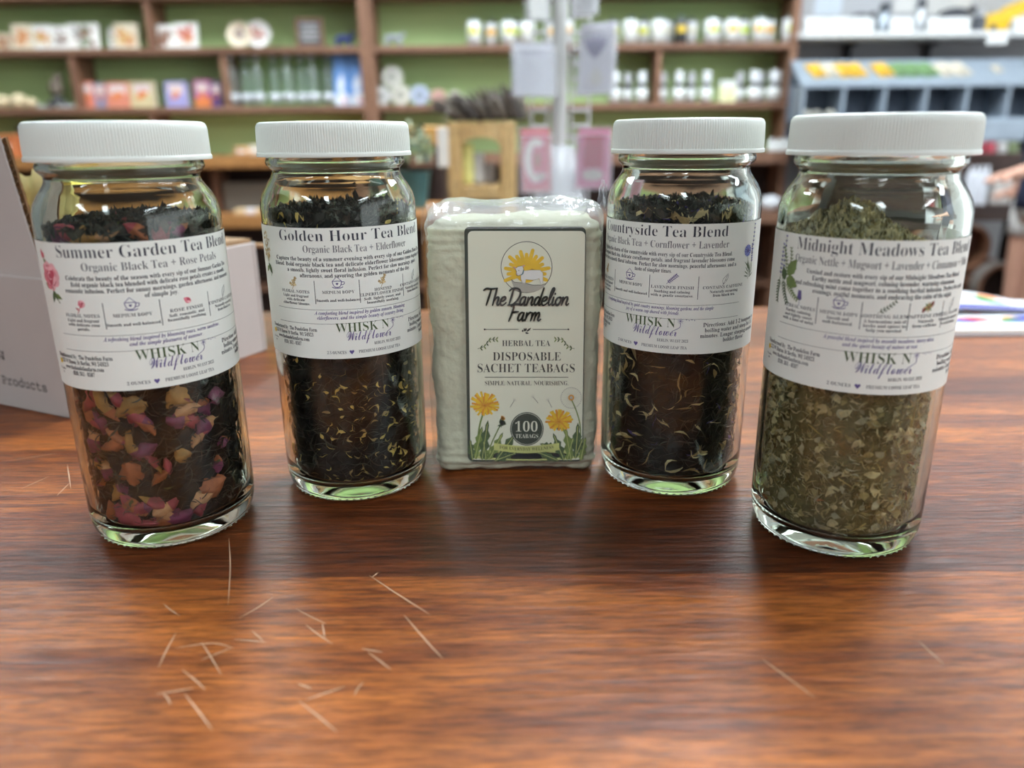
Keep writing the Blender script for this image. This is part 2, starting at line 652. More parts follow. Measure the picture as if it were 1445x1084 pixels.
def elder(p, x, y, r, n, mi=(CR_, TN_), seed=1):
    q = random.Random(seed)
    for k in range(n):
        a, d = q.uniform(0, 2 * PI), r * math.sqrt(q.random())
        fx, fy = x + d * math.cos(a) * .75, y + d * math.sin(a) * 1.35
        for j in range(5):
            b = j * 1.257 + q.random()
            p.disc(fx + .34 * math.cos(b), fy + .34 * math.sin(b), .27, mi[k % 2], 1 + .02 * k, 6)
        p.disc(fx, fy, .15, mi[1], 2, 5)


def flower_picture(p, kind):
    if kind == 'rose':
        x = -41.5
        p.line(spline([(x + 4, 99), (x + 1.5, 104), (x - 1, 110), (x - 1.5, 116)], 5), .3, GD_)
        rose(p, x + 1, 108.6, 4.6)
        p.leaf(x - 2.2, 114.5, 3.6, 1.9, 1.75, PD_)
        p.leaf(x - 2.0, 114.7, 2.4, 1.5, 1.1, P_)
        for a, b, l, an in ((x + 1, 103.5, 4.2, -1.0), (x + 2, 102.2, 4.0, -.4), (x + 1.5, 103, 4.4, -1.9), (x - 1, 104, 3.4, 2.6), (x, 112.5, 3, 2.4)):
            p.leaf(a, b, l, 1.7, an, GD_ if l > 4 else GR_, 1, .08)
    elif kind == 'elder':
        x = -45
        p.line(spline([(x + 2, 100), (x + .6, 106), (x, 112)], 5), .3, GR_)
        elder(p, x, 112.2, 4.2, 42, seed=4)
        for j in range(5):
            p.line([(x + .6, 105.5), (x - 2.5 + 1.3 * j, 111)], .16, TN_)
        p.leaf(x + .3, 105.2, 5.2, 2.4, -.95, GD_, 2, .06)
        p.leaf(x, 104, 3.6, 1.8, -2.3, GR_, 1, .06)
    elif kind == 'corn':
        x = 42.5
        lavender(p, x + 3.6, 102, 17, PI / 2 - .06)
        lavender(p, x + 4.4, 101, 10, PI / 2 + .1)
        p.line(spline([(x + 1.5, 97), (x + 1, 103), (x, 107)], 5), .25, GD_)
        cornflower(p, x, 108.8, 2.7)
        for j in range(7):
            p.leaf(x + 2.2, 97.5 + .6 * j, 4 + .2 * j, .55, .5 + .32 * j, GD_)
        for j in range(4):
            p.leaf(x + 1.2, 98 + j, 3, .45, 2.9 - .3 * j, GD_)
    elif kind == 'herb':
        x = -38.5
        for dx, ln in ((-3.6, 15), (-1.6, 18)):
            lavender(p, x + dx, 101, ln, PI / 2 + .02 * dx)
        for dx, an in ((0.4, 1.45), (2.0, 1.25)):
            sprig(p, x + dx, 104, 11, an, 9, 1.6, GR_)
        p.leaf(x + 1.6, 105.5, 7.6, 4.4, .98, GR_, 2, .07)
        p.leaf(x + .2, 103.5, 5.2, 3.3, 1.9, GD_, 2, .07)
        p.leaf(x + 1.2, 104.3, 6.2, 4.4, -.35, GR_, 2.4, .07)
        for dx, an in ((-3, -1.95), (-.6, -1.5), (1.5, -1.1)):
            sprig(p, x + dx, 104, 8.5, an, 8, 2.0, GD_ if dx < 0 else GR_)
    elif kind == 'herb_right':
        x = 40.5
        sprig(p, x, 96, 12, 1.6, 9, 2.0, GD_)
        sprig(p, x - 1, 104, 9, 1.2, 7, 2.0, GR_)
        p.leaf(x + 1, 101, 5, 2.5, .6, RD_)


def icon(p, kind, x, y):
    if kind == 'cup':
        cup(p, x, y, .95)
    elif kind == 'bud':
        p.line(spline([(x - 1.2, y - 2.4), (x - .2, y - .6), (x + .6, y + .8)], 4), .2, PD_)
        p.leaf(x - .5, y - 1.2, 1.7, .6, 2.4, PD_)
        rose(p, x + .9, y + 1.2, 1.25)
    elif kind == 'petals':
        p.leaf(x + 1.6, y - .9, 3.2, 2.2, 2.5, P_)
        p.leaf(x + 1.6, y - .9, 2.4, 1.3, 2.2, PD_, 1.5)
        p.leaf(x + 1.6, y - .9, 1.7, .9, 2.8, PL_, 2)
    elif kind == 'leaf':
        p.ring(x, y + .3, .01, .01, G_)
        for sg in (-1, 1):
            p.line(spline([(x - 1, y - 2), (x - .2 + sg * 1.1, y), (x + 1.1, y + 2.2)], 5), .14, G_)
        p.line([(x - 1.3, y - 2.6), (x + .8, y + 1.6)], .14, G_)
        p.line([(x - .2, y - .5), (x + .6, y - .1)], .12, G_)
    elif kind == 'elder':
        p.line(spline([(x - 1, y - 2.3), (x, y), (x + .4, y + 1)], 4), .2, TN_)
        elder(p, x + .5, y + .8, 1.5, 11, (TN_, CR_), 5)
        p.line([(x - .4, y - 1), (x - 1.4, y + .3)], .16, TN_)
        elder(p, x - 1.4, y + .4, .6, 3, (TN_, CR_), 6)
    elif kind == 'lav':
        for a in (.6, 1.0):
            p.line([(x - 2.4, y - 1.7), (x + 1.6, y + 1.7 + a)], .12, V_)
        for i in range(7):
            t = i / 6
            for sg in (-1, 1):
                p.leaf(x - 1.6 + 3.2 * t, y - .9 + 2.8 * t, 1.1, .38, .7 + sg * .95, V_, 1 + .1 * i)
    elif kind == 'lavup':
        p.line([(x + .3, y - 2.8), (x, y + 2.4)], .14, V_)
        for i in range(6):
            for sg in (-1, 1):
                p.leaf(x + .1, y - .6 + .6 * i, 1.5 - .12 * i, .65, PI / 2 + sg * .85, V_)
    elif kind == 'sprig':
        sprig(p, x - 3, y - 2, 6.6, .5, 6, 1.35, GD_, wd=.12, bend=.15)
    elif kind == 'spice':
        for a in (-.4, .3):
            p.line([(x - 2.2, y - 1.2 + a), (x + 2.2, y + 1.4 + a)], .8, RD_)
        for k in range(8):
            p.leaf(x, y, 1.9, .7, k * PI / 4, GR_ if k % 2 else TN_, 2)
        p.disc(x, y, .4, RD_, 3, 8)


def label_print(root, c, T):
    """printed label wrapped round the jar, its centre at angle c (degrees, 0 towards the camera side)"""
    r0 = R_GLASS + 0.00015

    def fn(x, y, l):
        a = math.radians(c) + x / 32.5
        r = r0 + 0.00007 * l
        return (r * math.sin(a), -r * math.cos(a), y * 0.001)
    mb = MB()
    n, hw = 110, 60.0
    vs, fs = [], []
    for i in range(n + 1):
        x = -hw + 2 * hw * i / n
        vs += [fn(x, 67.4, 0), fn(x, 120.6, 0)]
    fs = [(2 * i, 2 * i + 2, 2 * i + 3, 2 * i + 1) for i in range(n)]
    lab = mb.add(vs, fs).build('label', PAPER, root, smooth='all')
    k = .567
    p = Print(fn)
    p.text(T['title'], -T['tw'], T['tw'], 115.5, 4.3, thin=-.0135, mi=K_, res=4)
    p.text(T['sub'], -T['sw'], T['sw'], 111.0, 2.9, thin=-.010, mi=G_, res=3)
    for i, (s, hw_) in enumerate(T['para']):
        p.text(s, -hw_, hw_, 107.7 - 2.2 * i, 1.62, thin=-.001, mi=K_, res=1)
    for i, (s, hw_) in enumerate(T['tag']):
        p.text(s, -hw_, hw_, 86.0 - 2.0 * i, 1.45, 'ital', 0, V_, res=1)
    for z in (88.0, 82.2):
        p.line([(-39 + i * 1.5, z) for i in range(53)], .13, G_)
    for x in T['div']:
        p.line([(x * k, 99.8), (x * k, 90.4)], .26, G_)
    for x, ic, head, body in T['icons']:
        x *= k
        icon(p, ic, x, 98.2)
        for j, hd in enumerate(head):
            wd = .58 * len(hd)
            p.text(hd, x - wd, x + wd, 94.6 - 1.7 * j, 1.2, thin=-.002, mi=G_, res=1)
        for j, s in enumerate(body):
            wd = .36 * len(s)
            p.text(s, x - wd, x + wd, 94.6 - 1.7 * len(head) - 1.55 * j, 1.1, thin=0, mi=K_, res=1)
    p.text('WHISK N', -11.8, 10.6, 78.6, 3.9, thin=-.012, mi=GD_, res=3)
    p.text('Wildflower', -7.6, 11.4, 75.0, 4.3, 'script', -.004, V_, 2, 2)
    p.line(spline([(9.5, 77), (12.5, 78.8), (12.6, 80.6)], 5), .2, V_, 2)
    for j in range(9):
        a = j * .7
        p.line([(12.6, 81.4), (12.6 + 1.2 * math.cos(a), 81.4 + 1.2 * math.sin(a))], .12, V_, 2)
    for j in range(4):
        p.disc(15 + 1.1 * j, 82 - .3 * (j % 2), .2, V_, 2, 6)
    p.text('BERLIN, WI EST 2023', 3.5, 16.2, 72.4, 1.2, thin=-.002, mi=G_, res=1)
    p.text(T['oz'], -16, -8.2, 69.5, 1.25, thin=-.002, mi=G_, res=1)
    heart(p, -6, 70.1, 1.0, V_)
    p.text('PREMIUM LOOSE LEAF TEA', -3.2, 15.8, 69.5, 1.25, thin=-.002, mi=G_, res=1)
    for i, (s, hw_) in enumerate((('Manufactured By : The Dandelion Farm', 13), ('133 W Huron St Berlin, WI 54923', 11.2), ('www.thedandelionfarm.com', 9.2), ('(920) 361 - 0507', 5.2))):
        p.text(s, -32.5 - hw_, -32.5 + hw_, 78.9 - 2.1 * i, 1.55, thin=-.002, mi=K_, res=1)
    for j in range(8):
        p.leaf(-44.8, 77, 1.3, .6, j * PI / 4, YE_)
    p.text('The Dandelion', -46.5, -42.6, 73.8, .8, 'ital', 0, K_, res=1)
    p.text('Farm', -45.2, -43.8, 72.5, .8, 'ital', 0, K_, res=1)
    for i, (s, hw_) in enumerate((('Directions: Add 1-2 teaspoons to', 16), ('boiling water and steep for 3-5', 15.2), ('minutes. Longer steeping creates a', 17), ('bolder flavor.', 6.5))):
        p.text(s, 38 - hw_, 38 + hw_, 78.9 - 2.3 * i, 1.75, thin=-.003, mi=K_, res=1)
    p.mb.build('printed_lettering', PM, lab)
    q = Print(fn)
    flower_picture(q, T['flower'])
    q.mb.build('flower_picture', PM, lab)
    if T['flower'] == 'herb':
        q = Print(fn)
        flower_picture(q, 'herb_right')
        q.mb.build('flower_picture', PM, lab)
    return lab


def make_jar(x, y, c, T, label):
    t = thing('tea_jar', label, 'jar', (x, y, 0), group='tall glass tea jars on the counter')
    out = [(0.0, 0.0022), (0.020, 0.0018), (0.0248, 0.0004), (0.0262, 0.0), (0.0280, 0.0006), (0.0302, 0.0024), (0.0316, 0.0050), (0.0323, 0.0085), (0.0325, 0.0125),
           (0.0325, 0.060), (0.0325, 0.1245), (0.0323, 0.1285), (0.0314, 0.1320), (0.0298, 0.1350), (0.0282, 0.1372), (0.0270, 0.1390), (0.0265, 0.1405), (0.0266, 0.1418),
           (0.0276, 0.1428), (0.0285, 0.1438), (0.0287, 0.1450), (0.0284, 0.1462), (0.0276, 0.1472), (0.0275, 0.150), (0.0275, 0.1572), (0.0270, 0.1580)]
    inn = [(0.0252, 0.1580), (0.0248, 0.1570), (0.0246, 0.150), (0.0244, 0.1405), (0.0250, 0.1375), (0.0268, 0.1350), (0.0288, 0.1315), (0.0299, 0.1280), (0.0302, 0.1240),
           (0.0302, 0.060), (0.0302, 0.0165), (0.0298, 0.0125), (0.0284, 0.0092), (0.0255, 0.0072), (0.018, 0.0066), (0.0, 0.0064)]
    mb = MB()
    mb.lathe(out + inn, 96)
    # ring of stippling beads round the heel
    for i in range(60):
        a = 2 * PI * i / 60
        mb.ball((0.0296 * math.cos(a), 0.0296 * math.sin(a), 0.0019), (0.0007, 0.0007, 0.0006), 0, 6, 4)
    mb.build('glass_body', GLASS, t, smooth=1.2)
    ribs = 190

    def rf(r, z, i):
        if r > 0.0308 and 0.1487 < z < 0.1590:
            return r - (0.00024 if i % 4 in (0, 1) else 0)
        return r
    lid = [(0.0293, 0.1472), (0.0316, 0.1470), (0.0317, 0.1474), (0.0316, 0.1484), (0.0313, 0.1488), (0.03125, 0.1530), (0.0311, 0.1572), (0.0309, 0.1588), (0.0303, 0.15985), (0.0294, 0.1603),
           (0.0268, 0.1604), (0.0262, 0.1601), (0.0, 0.1601)]
    linn = [(0.0, 0.1584), (0.0290, 0.1584)]
    MB().lathe([(0.0, 0.1586), (0.0291, 0.1586)] + lid, ribs * 4, rfun=rf).build('lid', LID_M, t, smooth=0.6)
    label_print(t, c, T)
    return t


ICN = lambda flor, third: None
J1 = dict(title='Summer Garden Tea Blend', tw=34.4, sub='Organic Black Tea + Rose Petals', sw=25, oz='2 OUNCES', flower='rose', div=(-34.8, -2.2, 31),
          para=(('Celebrate the beauty of the season with every sip of our Summer Garden Tea.', 32.2), ('Bold organic black tea blended with delicate rose petals creates a smooth,', 30.4),
                ('romantic infusion. Perfect for sunny mornings, garden afternoons, and moments', 33.2), ('of simple joy.', 5.6)),
          tag=(('A refreshing blend inspired by blooming roses, warm sunshine,', 21.6), ('and the simple pleasures of summer.', 13)),
          icons=((-50, 'bud', ('FLORAL NOTES',), ('Light and fragrant', 'with delicate rose', 'petals.')), (-18.5, 'cup', ('MEDIUM BODY',), ('', 'Smooth and well-balanced.')),
                 (14.4, 'petals', ('ROSE FINISH',), ('Soft, romantic, and', 'beautifully soothing.')), (48.5, 'leaf', ('CONTAINS CAFFEINE',), ('Naturally occurring', 'from black tea.'))))
J2 = dict(J1, title='Golden Hour Tea Blend', tw=33.8, sub='Organic Black Tea + Elderflower', sw=22.6, oz='2.5 OUNCES', flower='elder', div=(-33.5, -2, 34.8),
          para=(('Capture the beauty of a summer evening with every sip of our Golden Hour Tea', 37), ('Blend. Bold organic black tea and delicate elderflower blossoms come together for', 38),
                ('a smooth, lightly sweet floral infusion. Perfect for slow mornings, quiet', 31), ('afternoons, and savoring the golden moments of the day.', 25)),
          tag=(('A comforting blend inspired by golden sunsets, blooming', 20), ('elderflowers, and the simple beauty of country living', 19)),
          icons=((-50, 'elder', ('FLORAL NOTES',), ('Light and fragrant', 'with delicate', 'elderflower blooms.')), (-17, 'cup', ('MEDIUM BODY',), ('', 'Smooth and well-balanced.')),
                 (16, 'elder', ('HONEYED', 'ELDERFLOWER FINISH'), ('Soft, lightly sweet, and', 'beautifully soothing.')), (49, 'leaf', ('CONTAINS CAFFEINE',), ('Naturally occurring', 'from black tea.'))))
J3 = dict(J1, title='Countryside Tea Blend', tw=30.2, sub='Organic Black Tea + Cornflower + Lavender', sw=31, flower='corn', div=(-35.4, -1.5, 33.3),
          para=(('Delight in the charm of the countryside with every sip of our Countryside Tea Blend.', 33), ('Bold organic black tea, delicate cornflower petals, and fragrant lavender blossoms come', 34.5),
                ('together for a smooth floral infusion. Perfect for slow mornings, peaceful afternoons, and a', 35.5), ('taste of simpler times.', 8)),
          tag=(('A comforting blend inspired by quiet country mornings, blooming gardens, and the simple', 26), ('joy of a warm cup shared with friends.', 12)),
          icons=((-50, 'elder', ('FLORAL NOTES',), ('Light and fragrant', 'with delicate', 'floral notes.')), (-18.4, 'cup', ('MEDIUM BODY',), ('', 'Smooth and well-balanced.')),
                 (15, 'lav', ('LAVENDER FINISH',), ('Soothing and calming', 'with a gentle sweetness.')), (54, 'leaf', ('CONTAINS CAFFEINE',), ('Naturally occurring', 'from black tea.'))))
J4 = dict(J1, title='Midnight Meadows Tea Blend', tw=33.4, sub='Organic Nettle + Mugwort + Lavender + Cinnamon + Mint', sw=33.5, flower='herb', div=(-39.5, -13.9, 12.8, 37),
          para=(('Unwind and restore with every sip of our Midnight Meadows Tea Blend.', 28), ('Earthy nettle and mugwort, calming lavender, warming cinnamon,', 25.5),
                ('and refreshing mint come together in a soothing herbal infusion. Perfect for quiet', 32.5), ('evenings, restful moments, and embracing the calm of the night.', 24.8)),
          tag=(('A peaceful blend inspired by moonlit meadows, starry skies,', 19.2), ('and the quiet beauty of nature at rest.', 12.5)),
          icons=((-53, 'lavup', ('HERBAL NOTES',), ('Earthy, calming,', 'and lightly sweet', 'with a hint of mint.')), (-26.6, 'cup', ('MEDIUM BODY',), ('Smooth and', 'well-balanced.')),
                 (0, 'sprig', ('SOOTHING BLEND',), ('A harmonious mix of', 'herbs and spices to', 'help you unwind.')), (25, 'spice', ('CAFFEINE FREE',), ('Naturally', 'from caffeine.')),
                 (46, 'leaf', ('FULL FLAVOR',), ('Naturally balanced', '& nourishing.'))))
JP = [(-0.14409, 0.29749, 36.7), (-0.07335, 0.33728, 24.0), (0.07465, 0.33966, -31.8), (0.1316, 0.2854, -9.3)]
make_jar(*JP[0], J1, 'tall clear jar labelled Summer Garden Tea Blend with pink rose on its label')
make_jar(*JP[1], J2, 'tall clear jar labelled Golden Hour Tea Blend left of the teabag package')
make_jar(*JP[2], J3, 'tall clear jar labelled Countryside Tea Blend right of the teabag package')
make_jar(*JP[3], J4, 'tall clear jar labelled Midnight Meadows Tea Blend holding green herbs')


# ------------------------------------------------------------------ loose tea inside the jars
class Leaves:
    def __init__(s, top, rmax=0.0299, off=(0, 0)):
        s.top, s.rmax, s.off = top, rmax, off
        s.v, s.f, s.m, s.n = [], [], [], 0

    def strips(s, n, ln, wd, mi, th=(-PI, PI), z=(0.0075, 0.130), rr=(0.026, 0.0296), bend=0.5, flat=0.5, vert=0.6, zpow=1.0, seg=5, taper=True):
        r = RNG
        t0 = r.uniform(*th, n)
        rad = r.uniform(*rr, n)
        zz = z[0] + (z[1] - z[0]) * r.random(n) ** zpow
        a = r.uniform(-PI, PI, n)
        L = r.uniform(*ln, n)
        Wd = r.uniform(*wd, n)
        B = r.normal(0, bend, n)
        B2 = r.normal(0, bend * .6, n)
        et = np.stack([np.cos(t0), np.sin(t0), 0 * t0], -1)
        er = np.stack([np.sin(t0), -np.cos(t0), 0 * t0], -1)
        ez = np.array([0, 0, 1.0])[None]
        T = np.cos(a)[:, None] * et + np.sin(a)[:, None] * vert * ez + r.normal(0, .12, n)[:, None] * er
        T /= np.linalg.norm(T, axis=1)[:, None]
        Nn = np.cross(T, er)
        tw = r.normal(0, 1, n)[:, None]
        tt = np.linspace(-.5, .5, seg)
        cen = er * rad[:, None] + ez * zz[:, None]
        P = []
        for k, t in enumerate(tt):
            p = cen + T * (L * t)[:, None] + Nn * (L * (B * (t * t - .12) + B2 * t ** 3 * 2))[:, None] - er * (np.abs(L * t) ** 2 / .055)[:, None]
            wv = Nn * np.cos(tw + t * 1.5) * flat + er * np.sin(tw + t * 1.5)
            ww = Wd * (1.15 - (abs(t) * 2) ** 2 * (.85 if taper else .1))
            P.append(np.stack([p + wv * ww[:, None] / 2, p - wv * ww[:, None] / 2], 1))
        P = np.stack(P, 1).reshape(n, seg * 2, 3)
        rq = np.hypot(P[..., 0], P[..., 1])
        rl = np.where(P[..., 2] < .017, s.rmax - (.017 - P[..., 2]) ** 2 * 45, s.rmax)
        rl = np.where(P[..., 2] > .1275, s.rmax - (P[..., 2] - .1275) * .55, rl)
        k = np.minimum(1, rl / np.maximum(rq, 1e-6))
        P[..., 0] *= k
        P[..., 1] *= k
        P[..., 0] += s.off[0] * (1 if True else 0)
        P[..., 1] += s.off[1]
        tp = s.top(P[..., 0], P[..., 1])
        P[..., 2] = np.where(P[..., 2] > tp, tp - .004 + .0055 * r.random(P.shape[:2]), P[..., 2])
        P[..., 2] = np.maximum(P[..., 2], .0072)
        base = s.n + np.arange(n)[:, None] * seg * 2
        for q in range(seg - 1):
            s.f.append(np.stack([base[:, 0] + 2 * q, base[:, 0] + 2 * q + 1, base[:, 0] + 2 * q + 3, base[:, 0] + 2 * q + 2], -1))
            s.m.append(np.array([mi[i] for i in RNG.integers(0, len(mi), n)]) if q == 0 else s.m[-1])
        s.v.append(P.reshape(-1, 3))
        s.n += n * seg * 2
        return s

    def core(s, mi, rc=0.0276, n=72):
        zs = np.linspace(0.0078, 0.126, 60)
        vs, fs = [], []
        for j, z in enumerate(zs):
            for i in range(n):
                a = 2 * PI * i / n
                r = rc + RNG.normal(0, .00035) - (.0035 if j == 0 else 0)
                x, y = r * math.cos(a) + s.off[0], r * math.sin(a) + s.off[1]
                zz = min(z, float(s.top(np.array(x), np.array(y))) - .002)
                vs.append((x, y, zz))
        K = len(zs)
        for j in range(K - 1):
            for i in range(n):
                b = (i + 1) % n
                fs.append((j * n + i, j * n + b, j * n + n + b, j * n + n + i))
        # heaped top in rings
        rings = 8
        prev = (K - 1) * n
        for k in range(1, rings):
            r = rc * (1 - k / rings)
            st = len(vs)
            for i in range(n):
                a = 2 * PI * i / n
                x, y = r * math.cos(a) + s.off[0], r * math.sin(a) + s.off[1]
                vs.append((x, y, float(s.top(np.array(x), np.array(y))) - .002 + RNG.normal(0, .0006)))
            for i in range(n):
                b = (i + 1) % n
                fs.append((prev + i, prev + b, st + b, st + i))
            prev = st
        fs.append(tuple(range(prev, prev + n)))
        fs.append(tuple(range(n - 1, -1, -1)))
        vs = np.array(vs)
        s.corev, s.coref = vs, [tuple(int(q) + s.n for q in f) for f in fs]
        s.v.append(vs)
        s.n += len(vs)
        s.cm = mi
        return s

    def build(s, name, mats, loc, label, group=None):
        v = np.concatenate(s.v)
        f = [tuple(int(i) for i in q) for q in np.concatenate(s.f)]
        mm = list(np.concatenate(s.m).astype(int))
        f += s.coref
        mm += [s.cm] * len(s.coref)
        me = bpy.data.meshes.new(name)
        me.from_pydata(v.tolist(), [], f)
        for q in mats:
            me.materials.append(q)
        me.polygons.foreach_set('material_index', [int(q) for q in mm])
        me.update()
        o = bpy.data.objects.new(name, me)
        C.objects.link(o)
        o.location = loc
        return tag(o, label, 'tea', group, 'stuff')


def heap(base, sx=0.0, sy=0.0, mound=0.0, cx=0.0, cy=0.0, w_=0.012, amp=.0012):
    def f(x, y):
        return base + sx * x + sy * y + mound * np.exp(-((x - cx) ** 2 + (y - cy) ** 2) / (2 * w_ * w_)) + amp * np.sin(x * 520 + 1) * np.sin(y * 430 + 2)
    return f


TEA = [mat('black tea leaf', (44, 38, 37), 0.42, 0.4, 300), mat('brown tea leaf', (76, 60, 52), 0.42, 0.4, 300), mat('grey-green tea leaf', (80, 80, 72), 0.42, 0.3, 300), mat('tea dust', (12, 10, 10), 0.8, 0.3, 400)]
MIX = (0, 0, 0, 1, 1, 2)
tan_m = mat('dried stalk tan', (190, 160, 110), 0.6, 0.25, 300)
pale_m = mat('pale dried blossom', (206, 180, 112), 0.6, 0.2, 300)
vio_m = mat('dried violet petal', (92, 78, 150), 0.6, 0.3, 300)
L1 = Leaves(heap(0.1262, .02, .05, .0015, 0, .004)).strips(3800, (.004, .010), (.0005, .0014), MIX).strips(900, (.004, .009), (.0006, .0016), MIX, rr=(.002, .028), z=(.125, .130), vert=.25).strips(16, (.005, .009), (.002, .004), (5, 6), rr=(.004, .027), z=(.1275, .130), vert=.2).strips(60, (.004, .009), (.0004, .0009), (4,)).strips(70, (.003, .006), (.001, .003), (5, 6)).strips(260, (.004, .011), (.0004, .0009), (0, 1, 2), rr=(.0297, .0299), bend=.8).core(3)
L1.build('loose_tea', TEA + [tan_m, mat('dried petal scrap', (142, 70, 72), 0.6, 0.3, 300), mat('green leaf scrap', (84, 88, 46), .6, .3, 300)], (*JP[0][:2], 0), 'black loose leaf tea filling the Summer Garden jar')
L2 = Leaves(heap(0.1268, .01, .06)).strips(3900, (.004, .011), (.0005, .0012), (0, 0, 0, 0, 1, 2)).strips(900, (.004, .009), (.0006, .0015), (0, 0, 1, 2), rr=(.002, .028), z=(.126, .131), vert=.25).strips(150, (.0018, .004), (.001, .0024), (4, 4, 5), bend=1.6, rr=(.0288, .0299)).strips(90, (.0018, .0042), (.001, .0026), (4, 4, 5), bend=1.6, z=(.0085, .055), th=(-.3, 1.3), rr=(.0293, .0299))
L2.strips(60, (.003, .007), (.0003, .0006), (4, 5), bend=1.0, zpow=1.8, rr=(.029, .0299)).core(3)
L2.build('loose_tea', TEA + [mat('elderflower crumb', (242, 208, 126), .6, .2, 300), tan_m], (*JP[1][:2], 0), 'black loose leaf tea with yellow flower crumbs in the Golden Hour jar')
L3 = Leaves(heap(0.1262, .0, .07, .0015, .004, 0)).strips(3800, (.004, .010), (.0005, .0013), MIX).strips(900, (.004, .009), (.0006, .0015), MIX, rr=(.002, .028), z=(.125, .130), vert=.25).strips(60, (.004, .008), (.0008, .002), (4, 5, 6, 6), rr=(.004, .028), z=(.127, .131), vert=.3).strips(330, (.004, .0095), (.0010, .0026), (4, 4, 5), bend=.9, rr=(.0288, .0299)).strips(150, (.003, .007), (.0006, .0016), (6,), bend=.8).core(3)
L3.build('loose_tea', TEA + [mat('pale straw petal', (232, 212, 164), .6, .2, 300), tan_m, vio_m], (*JP[2][:2], 0), 'black loose leaf tea with straw and violet petals in the Countryside jar')
HERB = [mat('olive dried herb', (188, 172, 122), 0.75, 0.3, 300), mat('pale olive herb', (226, 212, 170), 0.75, 0.25, 300), mat('dark herb', (128, 114, 74), 0.8, 0.3, 300), mat('herb dust', (128, 120, 84), 0.9, 0.3, 400),
        mat('straw stalk', (216, 192, 126), .6, .2, 300), mat('grey sage herb', (200, 194, 166), 0.8, 0.25, 300), mat('cinnamon bark chip', (160, 100, 60), .7, .2, 300)]
L4 = Leaves(heap(0.1155, -.05, .0, .0150, -.006, .002, .0125, .001), 0.0293, (-0.0006, 0)).strips(5200, (.0012, .0045), (.0005, .0018), (0, 0, 1, 1, 2, 5), bend=1.2, vert=1).strips(2600, (.002, .006), (.0002, .0005), (0, 1, 5, 5), bend=1.2, vert=1).strips(2600, (.0015, .005), (.0005, .0018), (0, 1, 1, 2, 5), rr=(.001, .028), z=(.119, .133), vert=.8, bend=1.2)
L4.strips(1100, (.0022, .0055), (.0014, .0032), (0, 1, 1, 2, 5), rr=(.0278, .0292), vert=1, bend=.9, flat=1.0)
L4.strips(75, (.006, .014), (.0004, .0009), (4, 4, 1), bend=.12, rr=(.0285, .0293), vert=1, taper=False).strips(45, (.004, .008), (.0015, .0032), (1, 5, 0), rr=(.0283, .0291), vert=1).strips(20, (.003, .005), (.001, .0025), (6,), rr=(.0285, .0293), taper=False).core(3, .0270)
L4.build('loose_herbs', HERB, (*JP[3][:2], 0), 'olive green dried herb blend in the Midnight Meadows jar')

# dried rose petals among the tea of the left jar
PET = [mat('dried petal orange', (176, 100, 64), .5, .3, 250), mat('dried petal rose', (166, 70, 82), .5, .3, 250), mat('dried petal plum', (126, 60, 96), .5, .35, 250), mat('dried petal pale', (208, 152, 112), .5, .25, 250), mat('dried petal gold', (178, 130, 72), .5, .25, 250)]


def rose_petal(theta, z, size, rot, m1, seed):
    q = random.Random(seed)
    mb = MB()
    nu, nv = 10, 9
    vs = []
    cup_, curl, wid, q_p, skw = q.uniform(.15, .9), q.uniform(-1.2, 1.2), q.uniform(.26, .52), q.uniform(.6, 1.3), q.uniform(-.3, .3)
    for i in range(nu):
        for j in range(nv):
            u, v = i / (nu - 1), j / (nv - 1) * 2 - 1
            wdt = math.sin(PI * (.10 + .82 * u ** q_p)) * wid * (1 + .16 * math.sin(11 * u + 5 * v + seed))
            x = (u - .5) * size
            y = v * wdt * size + skw * size * (u - .5) ** 2 * 2
            h = -size * cup_ * (v * v * .45 + (u - .5) ** 2 * .6) - size * .16 * abs(math.sin(5 * u + 4 * v + seed)) * abs(v) + curl * size * .12 * max(0, u - .7)
            a = x * math.cos(rot) - y * math.sin(rot)
            b = x * math.sin(rot) + y * math.cos(rot)
            r = min(.02985, .0297 + h)
            th = theta + a / .029
            zz = min(max(z + b, .0085), .1265)
            rm = .0299 - max(0, .016 - zz) ** 2 * 45
            r = min(r, rm)
            vs.append((r * math.sin(th), -r * math.cos(th), zz))
    fs = [(i * nv + j, i * nv + nv + j, i * nv + nv + j + 1, i * nv + j + 1) for i in range(nu - 1) for j in range(nv - 1)]
    mi = [0 if (k // (nv - 1)) < nu * .55 else 1 for k in range(len(fs))]
    mb.add(vs, fs)
    mb.m = mi
    o = mb.build('rose_petal', [PET[m1], PET[(m1 + q.choice((0, 0, 1, 3))) % 5]], None, (*JP[0][:2], 0), smooth='all')
    return tag(o, 'dried curled rose petal in pink and orange among the black tea of the left jar', 'petal', 'dried rose petals in the left jar')


